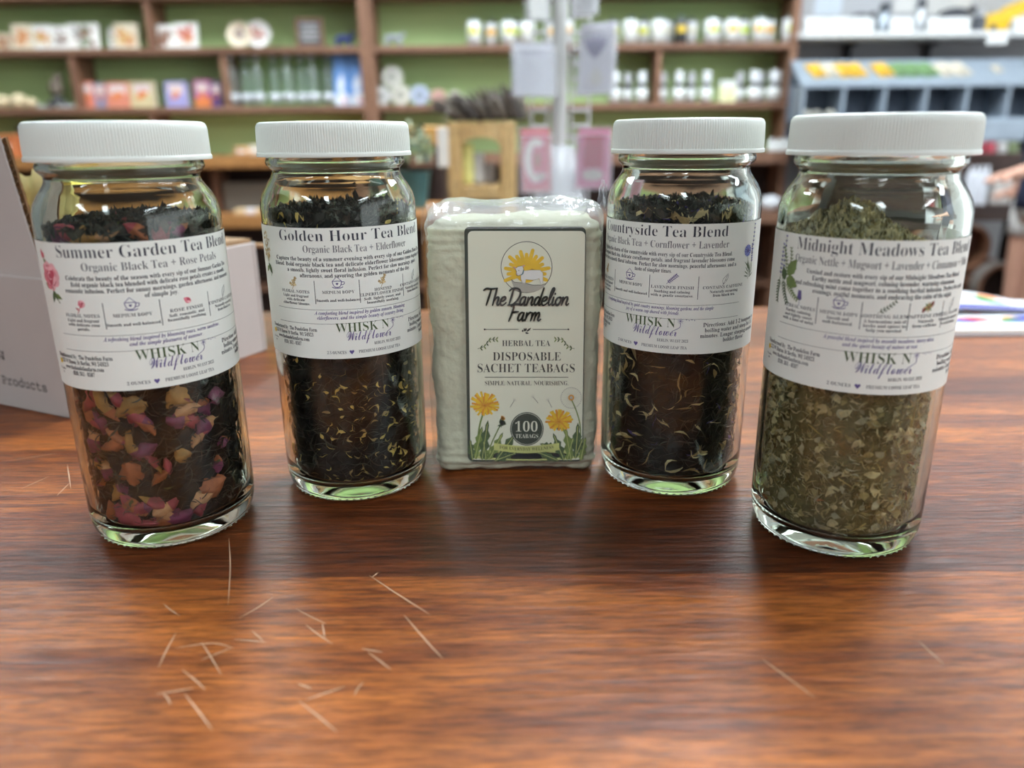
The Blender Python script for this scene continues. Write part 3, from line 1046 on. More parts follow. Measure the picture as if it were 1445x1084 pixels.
# (angle, height mm, size mm, turn, colour)
PT = [(-34, 61, 11, 1.0, 1), (-22, 60, 13, -1.0, 4), (-37, 55, 10, -.9, 0), (-27, 54, 9, -1.2, 2), (-1, 60, 10, .3, 4), (3, 55, 9, -.6, 1), (9, 52, 7, -.8, 0), (-10, 63, 8, 2.2, 1),
      (33, 61, 8, -.7, 4), (38, 56, 8, .2, 3), (31, 52, 8, -.2, 2), (52, 55, 6, 1.8, 2), (50, 48, 8, .5, 2), (44, 44, 8, .6, 3), (40, 51, 6, .1, 1), (64, 58, 6, .1, 2),
      (-14, 47, 10, -.5, 0), (-20, 44, 11, .4, 0), (-6, 44, 10, -1.3, 4), (4, 42, 9, .5, 2), (9, 37, 9, -1.0, 1), (18, 35, 6, 1.7, 1), (12, 31, 8, .6, 0), (-9, 33, 8, -1.4, 0),
      (-38, 36, 6, 1.2, 4), (-31, 33, 7, 1.6, 2), (-40, 27, 6, .4, 2), (-22, 25, 8, .8, 4), (-14, 19, 11, 2.3, 0), (-20, 14, 10, -.8, 1), (-6, 18, 10, .3, 1), (4, 20, 11, 2.6, 1),
      (13, 17, 9, .5, 3), (10, 12, 8, 1.1, 0), (-2, 11, 9, .1, 1), (-34, 15, 9, 1.4, 0), (22, 12, 8, .2, 2), (40, 18, 9, .4, 3), (50, 21, 9, .2, 0), (36, 15, 7, 1.5, 1), (58, 30, 6, 1.4, 2), (66, 38, 5, .4, 2),
      (30, 38, 5, .2, 4), (-40, 45, 8, 1.2, 2), (2, 122, 8, .2, 3), (22, 123.5, 8, 2.4, 0), (-28, 123, 8, -.6, 1), (-12, 121.5, 9, .1, 4), (38, 122.5, 6, .6, 1), (52, 123, 6, .4, 2), (-36, 122, 7, 1.2, 2)]
for i, (a, z, sz, rt, mc) in enumerate(PT):
    rose_petal(math.radians(a + 6), z * .001, sz * .00122, rt, mc, i * 7 + 3)

# ------------------------------------------------------------------ wrapped stack of teabags
from mathutils import noise as NZ


def rbox(mb, c, h, r, n, disp=None, mi=0, mif=None):
    """rounded box: centre, half sizes, corner radius, grid step counts"""
    for ax in range(3):
        for sg in (-1, 1):
            u, v = [(1, 2), (2, 0), (0, 1)][ax]
            nu, nv = n[u], n[v]
            vs, fs = [], []
            for i in range(nu + 1):
                for j in range(nv + 1):
                    p = [0, 0, 0]
                    p[ax] = sg * h[ax]
                    # denser near the edges
                    p[u] = h[u] * math.sin((i / nu - .5) * PI) if nu > 3 else h[u] * (2 * i / nu - 1)
                    p[v] = h[v] * math.sin((j / nv - .5) * PI) if nv > 3 else h[v] * (2 * j / nv - 1)
                    q = Vector([max(-h[k] + r, min(h[k] - r, p[k])) for k in range(3)])
                    d = (Vector(p) - q)
                    d = d.normalized() if d.length > 1e-9 else Vector([sg if k == ax else 0 for k in range(3)])
                    o = q + d * r
                    if disp:
                        o = o + disp(o, d)
                    vs.append(Vector(c) + o)
            for i in range(nu):
                for j in range(nv):
                    a = i * (nv + 1) + j
                    f = (a, a + nv + 1, a + nv + 2, a + 1)
                    fs.append(f if sg > 0 else f[::-1])
            if mif:
                for f in fs:
                    ctr = sum((vs[k] for k in f), Vector()) / 4
                    mb.add([vs[k] for k in f], [(0, 1, 2, 3)], mif(ctr))
            else:
                mb.add(vs, fs, mi)


def build_package():
    t = thing('teabag_package', 'plastic wrapped package of pale sachet teabags with printed dandelion card', 'package', (0, 0, 0))
    YF = 0.3375                       # front face
    cx, hx, dy, hz = 0.0014, 0.0382, 0.024, 0.0590
    fib = mat('pale fibre paper', (200, 200, 172), 0.8, 0.05, 260, bump=0.5)

    def d1(p, d):
        lay = .00035 * math.sin(p.z * 1500 + 3 * NZ.noise(p * 40)) * (1 if abs(p.z) > .045 else .35)
        return d * (lay + .0016 * NZ.noise(p * 60) + .0006 * NZ.noise(p * 300))
    mb = MB()
    rbox(mb, (cx, YF + dy, 0.0012 + hz), (hx, dy, hz), 0.0065, (60, 24, 110), d1)
    mb.build('teabag_stack', fib, t, smooth='all')

    # printed card, drawn in the photograph's proportions on the plane of the front face
    YC = YF - 0.0021

    def px(u, v, l):
        q = at(u, v, YC)
        return (q.x, YC - 0.00006 * l, q.z)
    card_m = mat('sage paper card', (228, 229, 206), 0.42, 0.02, 60)
    dk = mat('dark green card border', (44, 56, 40), 0.45, 0.1)
    ink = mat('black green ink', (40, 44, 36), 0.5, 0.1)
    yel = mat('golden petal print', (232, 190, 30), 0.5, 0.1, 300)
    ora = mat('orange petal print', (222, 150, 30), 0.5, 0.1, 300)
    grn = mat('meadow green print', (112, 132, 60), 0.5, 0.25, 300)
    grd = mat('deep leaf print', (70, 92, 48), 0.5, 0.25, 300)
    wht = mat('white cow print', (228, 228, 222), 0.5, 0.04)
    lim = mat('pale lime wash print', (196, 200, 120), 0.5, 0.12, 120)
    gry = mat('soft grey print', (176, 174, 160), 0.5, 0.1)
    pk = mat('pink nose print', (212, 160, 150), 0.5, 0.1)
    blu = mat('teal collar print', (70, 130, 140), 0.5, 0.1)
    mats = [card_m, dk, ink, yel, ora, grn, grd, wht, lim, gry, pk, blu]

    def rr(u0, v0, u1, v1, ub0, ub1, r):
        """rounded rectangle, wider at the top as the card is seen"""
        out = []
        for (cu, cv, a0, side) in ((1, 0, -90, 1), (1, 1, 0, 1), (0, 1, 90, 0), (0, 0, 180, 0)):
            for k in range(7):
                a = math.radians(a0 + 15 * k)
                v = (v1 - r if cv else v0 + r) + r * math.sin(a)
                f = (v - v0) / (v1 - v0)
                eu = (u1 + (ub1 - u1) * f - r) if cu else (u0 + (ub0 - u0) * f + r)
                out.append((eu + r * math.cos(a), v))
        return out
    pc = Print(px)
    pc.poly(rr(655, 320, 827, 651, 660, 822, 8), 1, 0)
    pc.poly(rr(660, 326, 826, 649, 664, 821, 7), 0, 1)
    card = pc.mb.build('printed_card', mats, t)
    card['label'] = 'pale sage card with dark green edge'
    # logo
    p = Print(px)
    p.disc(743, 377, 36.5, 2, 2, 40)
    p.disc(743, 377, 35.6, 0, 3, 40)
    for k in range(15):
        a = -PI * 1.12 + k * PI * 1.24 / 14
        ln = (34, 28, 32, 27)[k % 4]
        p.line([(743 + 8 * math.cos(a), 384 + 8 * math.sin(a)), (743 + (ln - 2) * math.cos(a), 384 + (ln - 2) * math.sin(a))], [7.0, 5.0], 3, 4 + .05 * k, True)
    p.disc(743, 383, 16, 3, 5, 24)
    body = [(735, 387), (739, 382), (750, 381), (762, 381), (766, 385), (766, 400), (763, 400), (761, 393), (752, 395), (742, 394), (741, 400), (737, 399), (735, 393)]
    p.poly(body, 7, 7)
    p.line(body + [body[0]], .55, 9, 7.5)
    headp = [(727, 379), (731, 376), (737, 375), (739, 379), (737, 386), (734, 388), (731, 389), (728, 387), (729, 383)]
    p.poly(headp, 7, 8)
    p.line(headp + [headp[0]], .5, 2, 8.3)
    p.leaf(728, 379, 5, 2.4, -2.5, 10, 8.4)
    p.leaf(737, 376, 4.5, 2.2, -.5, 10, 8.4)
    p.line([(735, 388), (738, 386), (739, 381)], 1.3, 11, 8.6)
    p.disc(732, 381.5, .7, 2, 9, 8)
    p.disc(729.5, 386.5, .9, 10, 9, 8)
    hill = [(721, 394), (726, 398), (738, 399), (752, 402), (764, 402), (770, 400), (767, 405), (760, 409.5), (750, 412.4), (740, 412.6), (731, 410.5), (726, 407.5)]
    p.poly(hill, 9, 6)
    p.line(hill[:6], .6, 2, 6.5)
    p.mb.build('farm_logo', mats, card)
    # brush lettering
    q = Print(px)
    S = 24.0                          # capital height in photo pixels

    def brush(strokes, x, base, w_=3.0):
        for st in strokes:
            pts = spline([(x + (a + b * .22) * S, base - b * S) for a, b in st], 6)
            n = len(pts)
            q.line(pts, [w_ * (.62 + .38 * math.sin(PI * min(1, (i + 1) / n * 1.05))) for i in range(n)], 2, 10, True)
    X = .50                           # x-height
    LT = {'T': ([[(0, .88), (.15, .98), (.42, .96), (.78, 1.0)], [(.44, .97), (.40, .5), (.34, .0)]], .66),
          'h': ([[(.08, 1.0), (.06, .5), (.03, 0)], [(.04, .2), (.14, .42), (.26, .48), (.30, .35), (.27, .1), (.33, 0), (.42, .1)]], .42),
          'e': ([[(.02, .22), (.18, .26), (.28, .4), (.2, .5), (.06, .4), (.02, .18), (.1, .01), (.24, .03), (.36, .16)]], .36),
          'D': ([[(.16, .92), (.13, .5), (.08, .03)], [(-.06, .84), (.06, .97), (.30, 1.0), (.52, .90), (.62, .64), (.52, .30), (.30, .06), (.02, .0)]], .68),
          'a': ([[(.3, .42), (.2, .5), (.06, .38), (.02, .14), (.1, .01), (.22, .12), (.3, .44)], [(.31, .48), (.28, .15), (.33, .0), (.42, .08)]], .42),
          'n': ([[(.03, .48), (.05, .25), (.02, 0)], [(.04, .2), (.15, .44), (.26, .48), (.3, .34), (.27, .1), (.33, 0), (.42, .1)]], .43),
          'd': ([[(.28, .40), (.18, .49), (.06, .38), (.02, .14), (.1, .01), (.2, .1), (.28, .4)], [(.40, 1.02), (.34, .55), (.29, .12), (.34, .0), (.42, .08)]], .43),
          'l': ([[(.02, .12), (.14, .5), (.24, .92), (.17, 1.0), (.09, .75), (.06, .2), (.12, .0), (.22, .1)]], .24),
          'i': ([[(.06, .48), (.04, .14), (.1, .0), (.2, .1)], [(.1, .66), (.11, .70)]], .21),
          'o': ([[(.2, .48), (.06, .4), (.02, .16), (.12, .0), (.26, .12), (.3, .36), (.2, .49), (.24, .42), (.4, .44)]], .38),
          'F': ([[(.16, .94), (.13, .5), (.04, -.02)], [(0, .86), (.2, .98), (.5, .96), (.72, 1.0)], [(.1, .48), (.3, .52), (.48, .54)]], .5),
          'r': ([[(.03, .48), (.05, .25), (.02, 0)], [(.04, .22), (.14, .42), (.24, .5), (.3, .46)]], .31),
          'm': ([[(.03, .48), (.05, .25), (.02, 0)], [(.04, .2), (.14, .44), (.22, .48), (.25, .34), (.22, 0)], [(.23, .2), (.34, .44), (.42, .48), (.46, .34), (.43, .1), (.49, 0), (.6, .1)]], .6)}
    for word, x, base, k in (('The', 678, 430.5, 1.03), ('Dandelion', 716, 430.5, 1.0), ('Farm', 717, 452.5, 1.05)):
        for ch in word:
            brush(LT[ch][0], x, base)
            x += LT[ch][1] * S * k
    # rules and leaf
    q.line([(684, 464.8), (732, 464.8)], .8, 2, 3)
    q.line([(752, 464.8), (802, 464.8)], .8, 2, 3)
    for u in (684, 802):
        q.disc(u, 464.8, 1.3, 2, 3, 8)
    for a, b, an, l in ((741, 468, -1.9, 5.5), (742, 467, -1.5, 4.5), (743, 468, -.7, 8.5), (741, 469.5, .2, 5.5), (738, 468.5, -1.8, 3.6)):
        q.leaf(a, b, l, 2.5, an, 2, 3)
    for sg, x0 in ((-1, 674), (1, 811)):
        pts = spline([(x0, 492), (x0 - sg * 9, 489), (x0 - sg * 16, 480), (x0 - sg * 26, 479)], 4)
        q.line(pts, .6, 6, 3)
        for i in range(2, len(pts), 2):
            for s2 in (-1, 1):
                q.leaf(*pts[i], 5, 1.9, (0 if sg < 0 else PI) + s2 * .9, 6 if i % 4 else 5, 3)
    q.text('HERBAL TEA', 708.5, 776.5, 488.3, 8.2, thin=-.009, mi=2, layer=3, res=3, flip=-1)
    q.text('DISPOSABLE', 695.5, 791.5, 508.7, 12.0, thin=-.009, mi=2, layer=3, res=4, flip=-1)
    q.text('SACHET TEABAGS', 674, 811, 525.3, 12.2, thin=-.009, mi=2, layer=3, res=4, flip=-1)
    q.line([(684, 532.3), (802, 532.3)], .8, 2, 3)
    q.text('SIMPLE. NATURAL. NOURISHING.', 684.5, 802, 543.6, 6.2, thin=-.009, mi=2, layer=3, res=2, flip=-1)
    q.mb.build('printed_lettering', mats, card)
    # meadow picture
    g = Print(px)
    rn = random.Random(5)
    for (u, v, a, b) in ((742, 640, 70, 8), (742, 644, 78, 6)):
        g.disc(u, v, a, 8, 1.4, 30, b)
    for (u, v, r, ry, st, sd) in ((684, 570, 20.5, 17.5, [(683, 580), (676, 605), (672, 648)], 1), (789, 593, 19, 15.5, [(791, 600), (800, 618), (803, 648)], 2)):
        g.line(spline(st, 5), 2.4, 5, 2)
        for k in range(5):
            g.leaf(u, v + ry * .45, 8, 3, PI / 2 - .9 + .45 * k, 6, 2.2)
        for k in range(54):
            a = 2 * PI * k / 27 + rn.uniform(-.1, .1)
            l = (1.0 if k < 27 else .68) * rn.uniform(.85, 1.05)
            g.line([(u, v + 2), (u + r * l * math.cos(a), v + ry * l * math.sin(a))], [3.0, 3.0], 3 if (k + sd) % 3 else 4, 3 + .02 * k)
        for k in range(14):
            a = 2 * PI * k / 14
            g.line([(u, v + 2), (u + r * .38 * math.cos(a), v + 2 + ry * .33 * math.sin(a))], .8, 4, 4.5)
    # bud, seed clock, drifting seeds
    g.line(spline([(707, 598), (700, 612), (692, 630), (688, 648)], 4), 1.8, 5, 2)
    for k in range(6):
        g.leaf(706, 599, 9, 3.6, -1.5 + .28 * k, 6, 3)
    for k in range(5):
        g.leaf(708, 592, 6, 2.4, -1.6 + .35 * k, 4, 3.4)
    for k in range(4):
        g.leaf(706, 599, 5, 1.8, .5 + .7 * k, 6, 3)
    g.line(spline([(806, 563), (814, 582), (819, 605), (818, 645)], 5), 1.7, 5, 2)
    for k in range(34):
        a = 2 * PI * k / 34
        g.line([(806, 561.5), (806 + 14.5 * math.cos(a), 561.5 + 14.5 * math.sin(a))], .22, 9, 2)
        g.disc(806 + 14.5 * math.cos(a), 561.5 + 14.5 * math.sin(a), .9, 9, 2.3, 6)
    g.disc(806, 561, 4.2, 4, 3, 12)
    g.disc(806, 561, 2.4, 9, 3.3, 8)
    for (u, v, a) in ((725, 566, 2.1), (753, 561, .9), (774, 566, 1.1)):
        g.line([(u, v), (u + 10 * math.cos(a), v + 10 * math.sin(a))], .6, 2, 2)
        for k in range(5):
            b = a + PI - .8 + .4 * k
            g.line([(u, v), (u + 4.5 * math.cos(b), v + 4.5 * math.sin(b))], .3, 9, 2)
    # jagged leaves at the foot
    for (u, v, l, wd, a, mi) in ((670, 648, 48, 11, -1.35, 5), (680, 650, 58, 12, -1.42, 6), (690, 649, 44, 10, -1.1, 5), (700, 650, 52, 11, -.95, 6), (698, 650, 34, 9, -.35, 6), (667, 649, 30, 9, -1.7, 6),
                                 (686, 650, 30, 9, -1.7, 5), (812, 648, 52, 12, -1.5, 6), (806, 650, 48, 11, -1.75, 5), (796, 650, 42, 11, -1.95, 6), (788, 650, 36, 9, -2.75, 6), (800, 650, 36, 10, -1.3, 5),
                                 (785, 632, 24, 9, -2.9, 6), (819, 650, 34, 9, -1.35, 5), (814, 640, 24, 8, -1.2, 6)):
        g.leaf(u, v, l, wd, a, mi, 2.4 + .001 * u * rn.random(), .35)
        g.line([(u, v), (u + l * .9 * math.cos(a), v + l * .9 * math.sin(a))], .8, 8, 3.6)
    g.mb.build('dandelion_picture', mats, card)
    b = Print(px)
    b.disc(743.5, 605, 23.6, 1, 5, 40)
    b.ring(743.5, 605, 22, .5, 0, 6)
    b.text('100', 727, 758.5, 608.8, 14.5, thin=-.012, mi=0, layer=7, res=4, flip=-1)
    b.text('TEABAGS', 727.5, 759.5, 617.8, 5.6, thin=-.008, mi=0, layer=7, res=2, flip=-1)
    ban = spline([(697, 627), (720, 630), (743, 631.5), (766, 630), (789, 627)], 5)
    b.poly([(u, v - 2.2) for u, v in ban] + [(u, v + 7.8) for u, v in ban[::-1]], 4, 6.4)
    b.poly([(u, v - 2.2) for u, v in ban] + [(u, v + 7.8) for u, v in ban[::-1]], 8, 6.5)
    vs, fs = glyphs('FOR EVERYDAY WELLNESS', 'serif', -.01, 2)
    x0, x1 = min(v[0] for v in vs), max(v[0] for v in vs)
    pl = []
    for v in vs:
        u = 705 + (v[0] - x0) / (x1 - x0) * 76
        pl.append((u, 635.6 - ((u - 743) / 46) ** 2 * 4.2 - v[1] * 4.6 / .69))
    b.mb.add(b.pts(pl, 7.5), fs, 2)
    b.mb.build('count_badge', mats, card)

    # clear plastic wrap
    fa = film_mat('clear plastic wrap', 0.04, rough=0.12, bump=0.25, scale=70)
    fb = film_mat('bunched plastic wrap', 0.24, rough=0.16, bump=0.8, scale=55, stretch=(.5, 1, 2.2))
    film = MB()

    def d2(p, d):
        z = p.z + .06
        e = Vector((0, 0, 0))
        top = max(0, (z - .112) / .014)
        side = min(1, abs(p.x) / .036) ** 6
        rid = abs(NZ.noise(Vector((p.x * 55, p.y * 60, p.z * 26 + 3)))) * .0042 + abs(NZ.noise(Vector((p.x * 160, p.y * 120, p.z * 60)))) * .0014
        e += d * (rid * (.22 + side * .45 + top * .8))
        if top > 0:
            fold = .0065 * math.exp(-((p.y + .002) / .012) ** 2) + .0035 * NZ.noise(Vector((p.x * 30, p.y * 110, 5)))
            e += Vector((0, 0, 1)) * max(-.002, fold) * min(1, top) * (1 - .35 * abs(p.x) / .04)
            e += Vector((p.x * .05, 0, 0)) * min(1, top)
        return e
    rbox(film, (cx, YF + dy, 0.0008 + .061), (hx + .0004, dy + .0024, .0605), 0.0075, (70, 30, 90), d2, mif=lambda c: 1 if c.z > .1165 else 0)

    def sheet(P, nu, nv, amp, fr, seed, mi):
        """crumpled patch between four corner points"""
        vs = []
        for i in range(nu + 1):
            for j in range(nv + 1):
                a, b_ = i / nu, j / nv
                p = (Vector(P[0]) * (1 - a) + Vector(P[1]) * a) * (1 - b_) + (Vector(P[3]) * (1 - a) + Vector(P[2]) * a) * b_
                k = amp * math.sin(PI * a) ** .5
                p = p + Vector((NZ.noise(Vector((a * fr, b_ * fr * .5, seed))), NZ.noise(Vector((a * fr, b_ * fr, seed + 9))) * 2, NZ.noise(Vector((a * fr, b_ * fr, seed + 4))))) * k
                vs.append(p)
        film.add(vs, [(i * (nv + 1) + j, (i + 1) * (nv + 1) + j, (i + 1) * (nv + 1) + j + 1, i * (nv + 1) + j + 1) for i in range(nu) for j in range(nv)], mi)
    # gathered corners: spike and fin at the upper right, bulge upper left, ears at the foot
    a1, a2, a3 = at(838, 306, .345), at(860, 300, .350), at(849, 251, .352)
    sheet((a1, a2, at(856, 262, .352), a3), 10, 14, .0022, 7, 1, 1)
    sheet((at(815, 300, .345), at(846, 305, .347), at(836, 290, .350), at(819, 272, .350)), 12, 10, .002, 6, 2, 1)
    sheet((at(700, 292, .347), at(822, 290, .346), at(821, 271, .352), at(735, 279, .354)), 24, 8, .002, 8, 3, 1)
    sheet((at(606, 312, .343), at(660, 300, .343), at(640, 284, .352), at(600, 288, .352)), 14, 8, .0016, 6, 4, 1)
    sheet((at(594, 345, .352), at(614, 330, .344), at(612, 288, .350), at(593, 296, .354)), 10, 14, .0018, 6, 5, 0)
    sheet((at(601, 668, .341), at(618, 668, .338), at(620, 630, .339), at(608, 636, .345)), 8, 10, .0014, 6, 6, 0)
    sheet((at(840, 664, .338), at(857, 670, .341), at(850, 636, .345), at(841, 620, .339)), 8, 10, .0014, 6, 7, 0)
    sheet((at(842, 400, .345), at(853, 330, .347), at(850, 298, .35), at(841, 330, .345)), 8, 14, .0012, 6, 8, 0)
    film.build('plastic_wrap', [fa, fb], t, smooth='all')


build_package()


# ------------------------------------------------------------------ open white carton
def build_carton():
    p0, p1 = Vector((-0.2555, 0.4185, 0)), Vector((-0.1865, 0.568, 0))
    ang = math.atan2(p1.y - p0.y, p1.x - p0.x) - PI / 2       # local y runs along the right-hand side
    D = (p1 - p0).length
    t = thing('white_carton', 'open white cardboard carton with printed letters behind the left jar', 'box', p0, ang)
    wh = mat('white carton board', (186, 176, 170), 0.7, 0.02, 50)
    kr = mat('brown corrugated board', (158, 124, 88), 0.8, 0.12, 60)
    tx = mat('black stamped ink', (40, 36, 38), 0.7, 0.2)
    hgt, wd, th = 0.0818, 0.235, 0.0035
    b = MB()
    b.box(-wd, 0, 0, th, 0, hgt, 0, .0008).box(-wd, 0, D - th, D, 0, hgt, 0, .0008)
    b.box(-th, 0, th, D - th, 0, hgt, 0, .0008).box(-wd, -wd + th, th, D - th, 0, hgt, 0, .0008).box(-wd + th, -th, th, D - th, 0, th, 1)
    b.build('carton_body', [wh, kr], t)
    # front flap standing up, its right end showing the corrugation
    fl = MB()
    L_, T_ = 0.078, 0.0042
    M = Matrix.Translation((0, 0.0012, hgt)) @ Matrix.Rotation(-.27, 4, 'Y') @ Matrix.Rotation(-.06, 4, 'X')
    fl.box(-wd, -.002, 0, .0006, 0, L_, 0, 0, M)
    fl.box(-wd, -.002, T_ - .0006, T_, 0, L_, 1, 0, M)
    n = 66
    zig = [(-.0018 + (.0004 if i % 2 else 0), .0006 + (T_ - .0012) * (.5 + .5 * math.sin(i * 1.25)), L_ * i / n) for i in range(n + 1)]
    vs = [M @ Vector(p) for p in zig] + [M @ Vector((p[0] - .02, p[1], p[2])) for p in zig]
    fl.add(vs, [(i, i + 1, n + 2 + i, n + 1 + i) for i in range(n)], 1)
    tear = [(-.0022, .0008 - .0007 * (i % 2), L_ * i / n) for i in range(n + 1)]
    for sy in (0, T_ - .0004):
        vs = []
        for i in range(n + 1):
            j = .0016 * abs(NZ.noise(Vector((i * .7, sy * 900, 2))))
            vs += [M @ Vector((-.003, sy, L_ * i / n)), M @ Vector((-.0016 + j, sy + .0004, L_ * i / n))]
        fl.add(vs, [(2 * i, 2 * i + 1, 2 * i + 3, 2 * i + 2) for i in range(n)], 0 if sy == 0 else 1)
    fl.build('front_flap', [wh, kr], t)
    sf = MB()
    M2 = Matrix.Translation((-.001, 0, hgt)) @ Matrix.Rotation(-.04, 4, 'Y')
    vs, k = [], 24
    for i in range(k + 1):
        y = .004 + (D - .008) * i / k
        e = .062 + .003 * NZ.noise(Vector((i * .6, 0, 0)))
        vs += [M2 @ Vector((0, y, 0)), M2 @ Vector((-e, y, .004 + .002 * math.sin(i))), M2 @ Vector((0, y, .003)), M2 @ Vector((-e, y, .007 + .002 * math.sin(i)))]
    fs = []
    for i in range(k):
        a, c = 4 * i, 4 * i + 4
        fs += [(a, c, c + 1, a + 1), (a + 2, a + 3, c + 3, c + 2), (a + 1, c + 1, c + 3, a + 3), (a, a + 2, c + 2, c)]
    sf.add(vs, fs, 1)
    sf.build('side_flap', [wh, kr], t)
    bf = MB()
    M3 = Matrix.Translation((0, D - .002, hgt)) @ Matrix.Rotation(-1.75, 4, 'X')
    bf.box(-wd, -.003, 0, .0035, 0, .07, 1, .0008, M3)
    bf.build('back_flap', [wh, kr], t)
    # stamped letters
    p = Print(lambda x, z, l: (x, -.00012 * l, z))
    p.text('I N', -.0725, -.0490, .0302, .0062, 'mono', 0, 0)
    p.text('ery Products', -.0745, -.0166, .0150, .0062, 'mono', .0, 0, slope=-.012)
    p.mb.build('stamped_letters', tx, t)
    return t, ang, D


CARTON, C_ANG, C_D = build_carton()


def build_pouch():
    """gold cellophane bag standing in the carton"""
    base = at(46, 330, .475)
    t = thing('foil_pouch', 'crinkled gold cellophane bag sticking up from the white carton', 'bag', (base.x, base.y, 0.0036))
    gold = mat('gold cellophane', (214, 190, 84), 0.18, 0.3, 60, metal=0.75, bump=1.0)
    mb = MB()

    def d(p, n):
        return n * (.006 * NZ.noise(p * 55) + .003 * NZ.noise(p * 140)) + Vector((0, 0, .004 * NZ.noise(p * 30)))
    rbox(mb, (0, 0, .052), (.030, .020, .052), .012, (24, 16, 30), d)
    mb.build('pouch_body', gold, t, smooth='all')
    nk = MB()
    vs = []
    for i in range(13):
        for j in range(7):
            a, b = i / 12 - .5, j / 6
            w_ = .020 * (1 - .55 * math.sin(PI * min(1, b * 1.3)) + .5 * b)
            vs.append((a * 2 * w_ * .8, .004 * math.sin(i * 2.2) * (1 - b * .2) + .002 * b, .098 + .034 * b + .003 * math.sin(i * 1.7) * b))
    nk.add(vs, [(i * 7 + j, (i + 1) * 7 + j, (i + 1) * 7 + j + 1, i * 7 + j + 1) for i in range(12) for j in range(6)])
    nk.build('gathered_neck', mat('pale cellophane neck', (222, 222, 170), .2, .15, 60, bump=.6, metal=.3), t, smooth='all')


build_pouch()


# ------------------------------------------------------------------ folded printed papers on the right
def build_papers():
    wh = mat('white printed paper', (216, 216, 218), .6, .02)
    cols = [wh, mat('blue paper band', (74, 74, 150), .6, .1), mat('orange splash', (226, 120, 30), .6, .15), mat('red splash', (200, 40, 30), .6, .15), mat('blue splash', (30, 70, 170), .6, .2),
            mat('green splash', (50, 140, 70), .6, .2), mat('brown edge', (150, 110, 60), .7, .2)]

    def sheet(name, label, x0, x1, y0, y1, hz, thick, prints, skew=0):
        t = thing(name, label, 'booklet', (x0, y0, 0))
        n, k = 30, 10

        def z(x, y):
            return hz(x, y)
        mb = MB()
        vs = []
        for i in range(n + 1):
            for j in range(k + 1):
                x, y = (x1 - x0) * i / n, (y1 - y0) * j / k + skew * i / n
                vs.append((x, y, z(x, y) + thick))
        for i in range(n + 1):
            for j in range(k + 1):
                x, y = (x1 - x0) * i / n, (y1 - y0) * j / k + skew * i / n
                vs.append((x, y, z(x, y)))
        o = (n + 1) * (k + 1)
        fs, q = [], lambda i, j: i * (k + 1) + j
        for i in range(n):
            for j in range(k):
                fs += [(q(i, j), q(i + 1, j), q(i + 1, j + 1), q(i, j + 1)), (o + q(i, j), o + q(i, j + 1), o + q(i + 1, j + 1), o + q(i + 1, j))]
            fs += [(q(i, 0), o + q(i, 0), o + q(i + 1, 0), q(i + 1, 0)), (q(i, k), q(i + 1, k), o + q(i + 1, k), o + q(i, k))]
        for j in range(k):
            fs += [(q(0, j), q(0, j + 1), o + q(0, j + 1), o + q(0, j)), (q(n, j), o + q(n, j), o + q(n, j + 1), q(n, j + 1))]
        mb.add(vs, fs)
        mb.build('paper_sheet', cols, t, smooth=.6)
        p = Print(lambda x, y, l: (x, y + skew * x / (x1 - x0), z(x, y) + thick + .0002 * l))
        prints(p, x1 - x0, y1 - y0)
        p.mb.build('printed_pattern', cols, t)
        return t

    def pa(p, wd, dp):
        rn = random.Random(2)
        for i in range(26):
            x, y = wd * (.10 + .80 * (i + .5) / 26), dp * rn.uniform(.30, .55)
            p.leaf(x, y, .028, .014, rn.uniform(-1, 3.5), rn.choice((2, 3, 4, 4, 5)), 1 + .1 * i)
        for i in range(18):
            p.leaf(wd * (.05 + .9 * rn.random()), dp * rn.uniform(.65, .85), .010, .005, rn.uniform(0, 6), rn.choice((2, 2, 3)), 1)
        p.line([(wd * i / 20, .003) for i in range(21)], .004, 6, 1)
    sheet('printed_booklet', 'white booklet with coloured splashes lying flat on the table behind the right jar', .275, .60, .588, .690, lambda x, y: .0003, .0035, pa)

    def pb(p, wd, dp):
        p.line([(wd * i / 24, dp * .10) for i in range(25)], dp * .22, 1, 1)
        rn = random.Random(4)
        for i in range(16):
            p.leaf(wd * (.05 + .78 * rn.random()), dp * rn.uniform(.4, .75), .024, .009, rn.uniform(-.3, .4), rn.choice((2, 2, 5)), 1)
    sheet('folded_leaflet', 'curved white leaflet with blue border lying on the coloured booklet', .285, .475, .650, .704, lambda x, y: .0042 + .012 * max(0, 1 - ((x - .085) / .095) ** 2) * (.35 + .65 * min(1, y / .045)), .0008, pb)


build_papers()

# ------------------------------------------------------------------ the shop room
WY, SY = 3.69, 3.50
XG = 1.245                       # where the green paint ends              # back wall, front edge of the wall shelving
green = mat('sage green wall paint', (194, 222, 152), 0.75, 0.05, 2)
o = MB().box(-3.08, XG, WY, WY + .08, TABLE_Z, CEIL_Z).build('wall_back', green)
o['kind'] = 'structure'
o = MB().box(XG, 4.5, WY, WY + .08, TABLE_Z, CEIL_Z).build('wall_back_right', mat('pale grey wall paint', (168, 168, 170), .8, .03, 3))
o['kind'] = 'structure'
o = MB().box(-3.08, 4.5, -4.58, WY, TABLE_Z - .06, TABLE_Z).build('floor', wood_mat('shop floor boards', (52, 40, 34), (84, 64, 52), (110, 86, 70), 'y', .5, .5, 0, .1, .12))
o['kind'] = 'structure'
o = MB().box(-3.08, 4.5, -4.58, WY, CEIL_Z, CEIL_Z + .06).build('ceiling', mat('white ceiling tile', (226, 226, 222), .85, .03, 6))
o['kind'] = 'structure'
dimw = mat('dark light-blocking wall paint', (104, 104, 104), .8, .08, 2)  # unseen dark walls added to block world light from left and front
o = MB().box(-3.08, -3.0, -4.5, WY, TABLE_Z, CEIL_Z).build('wall_left', dimw)
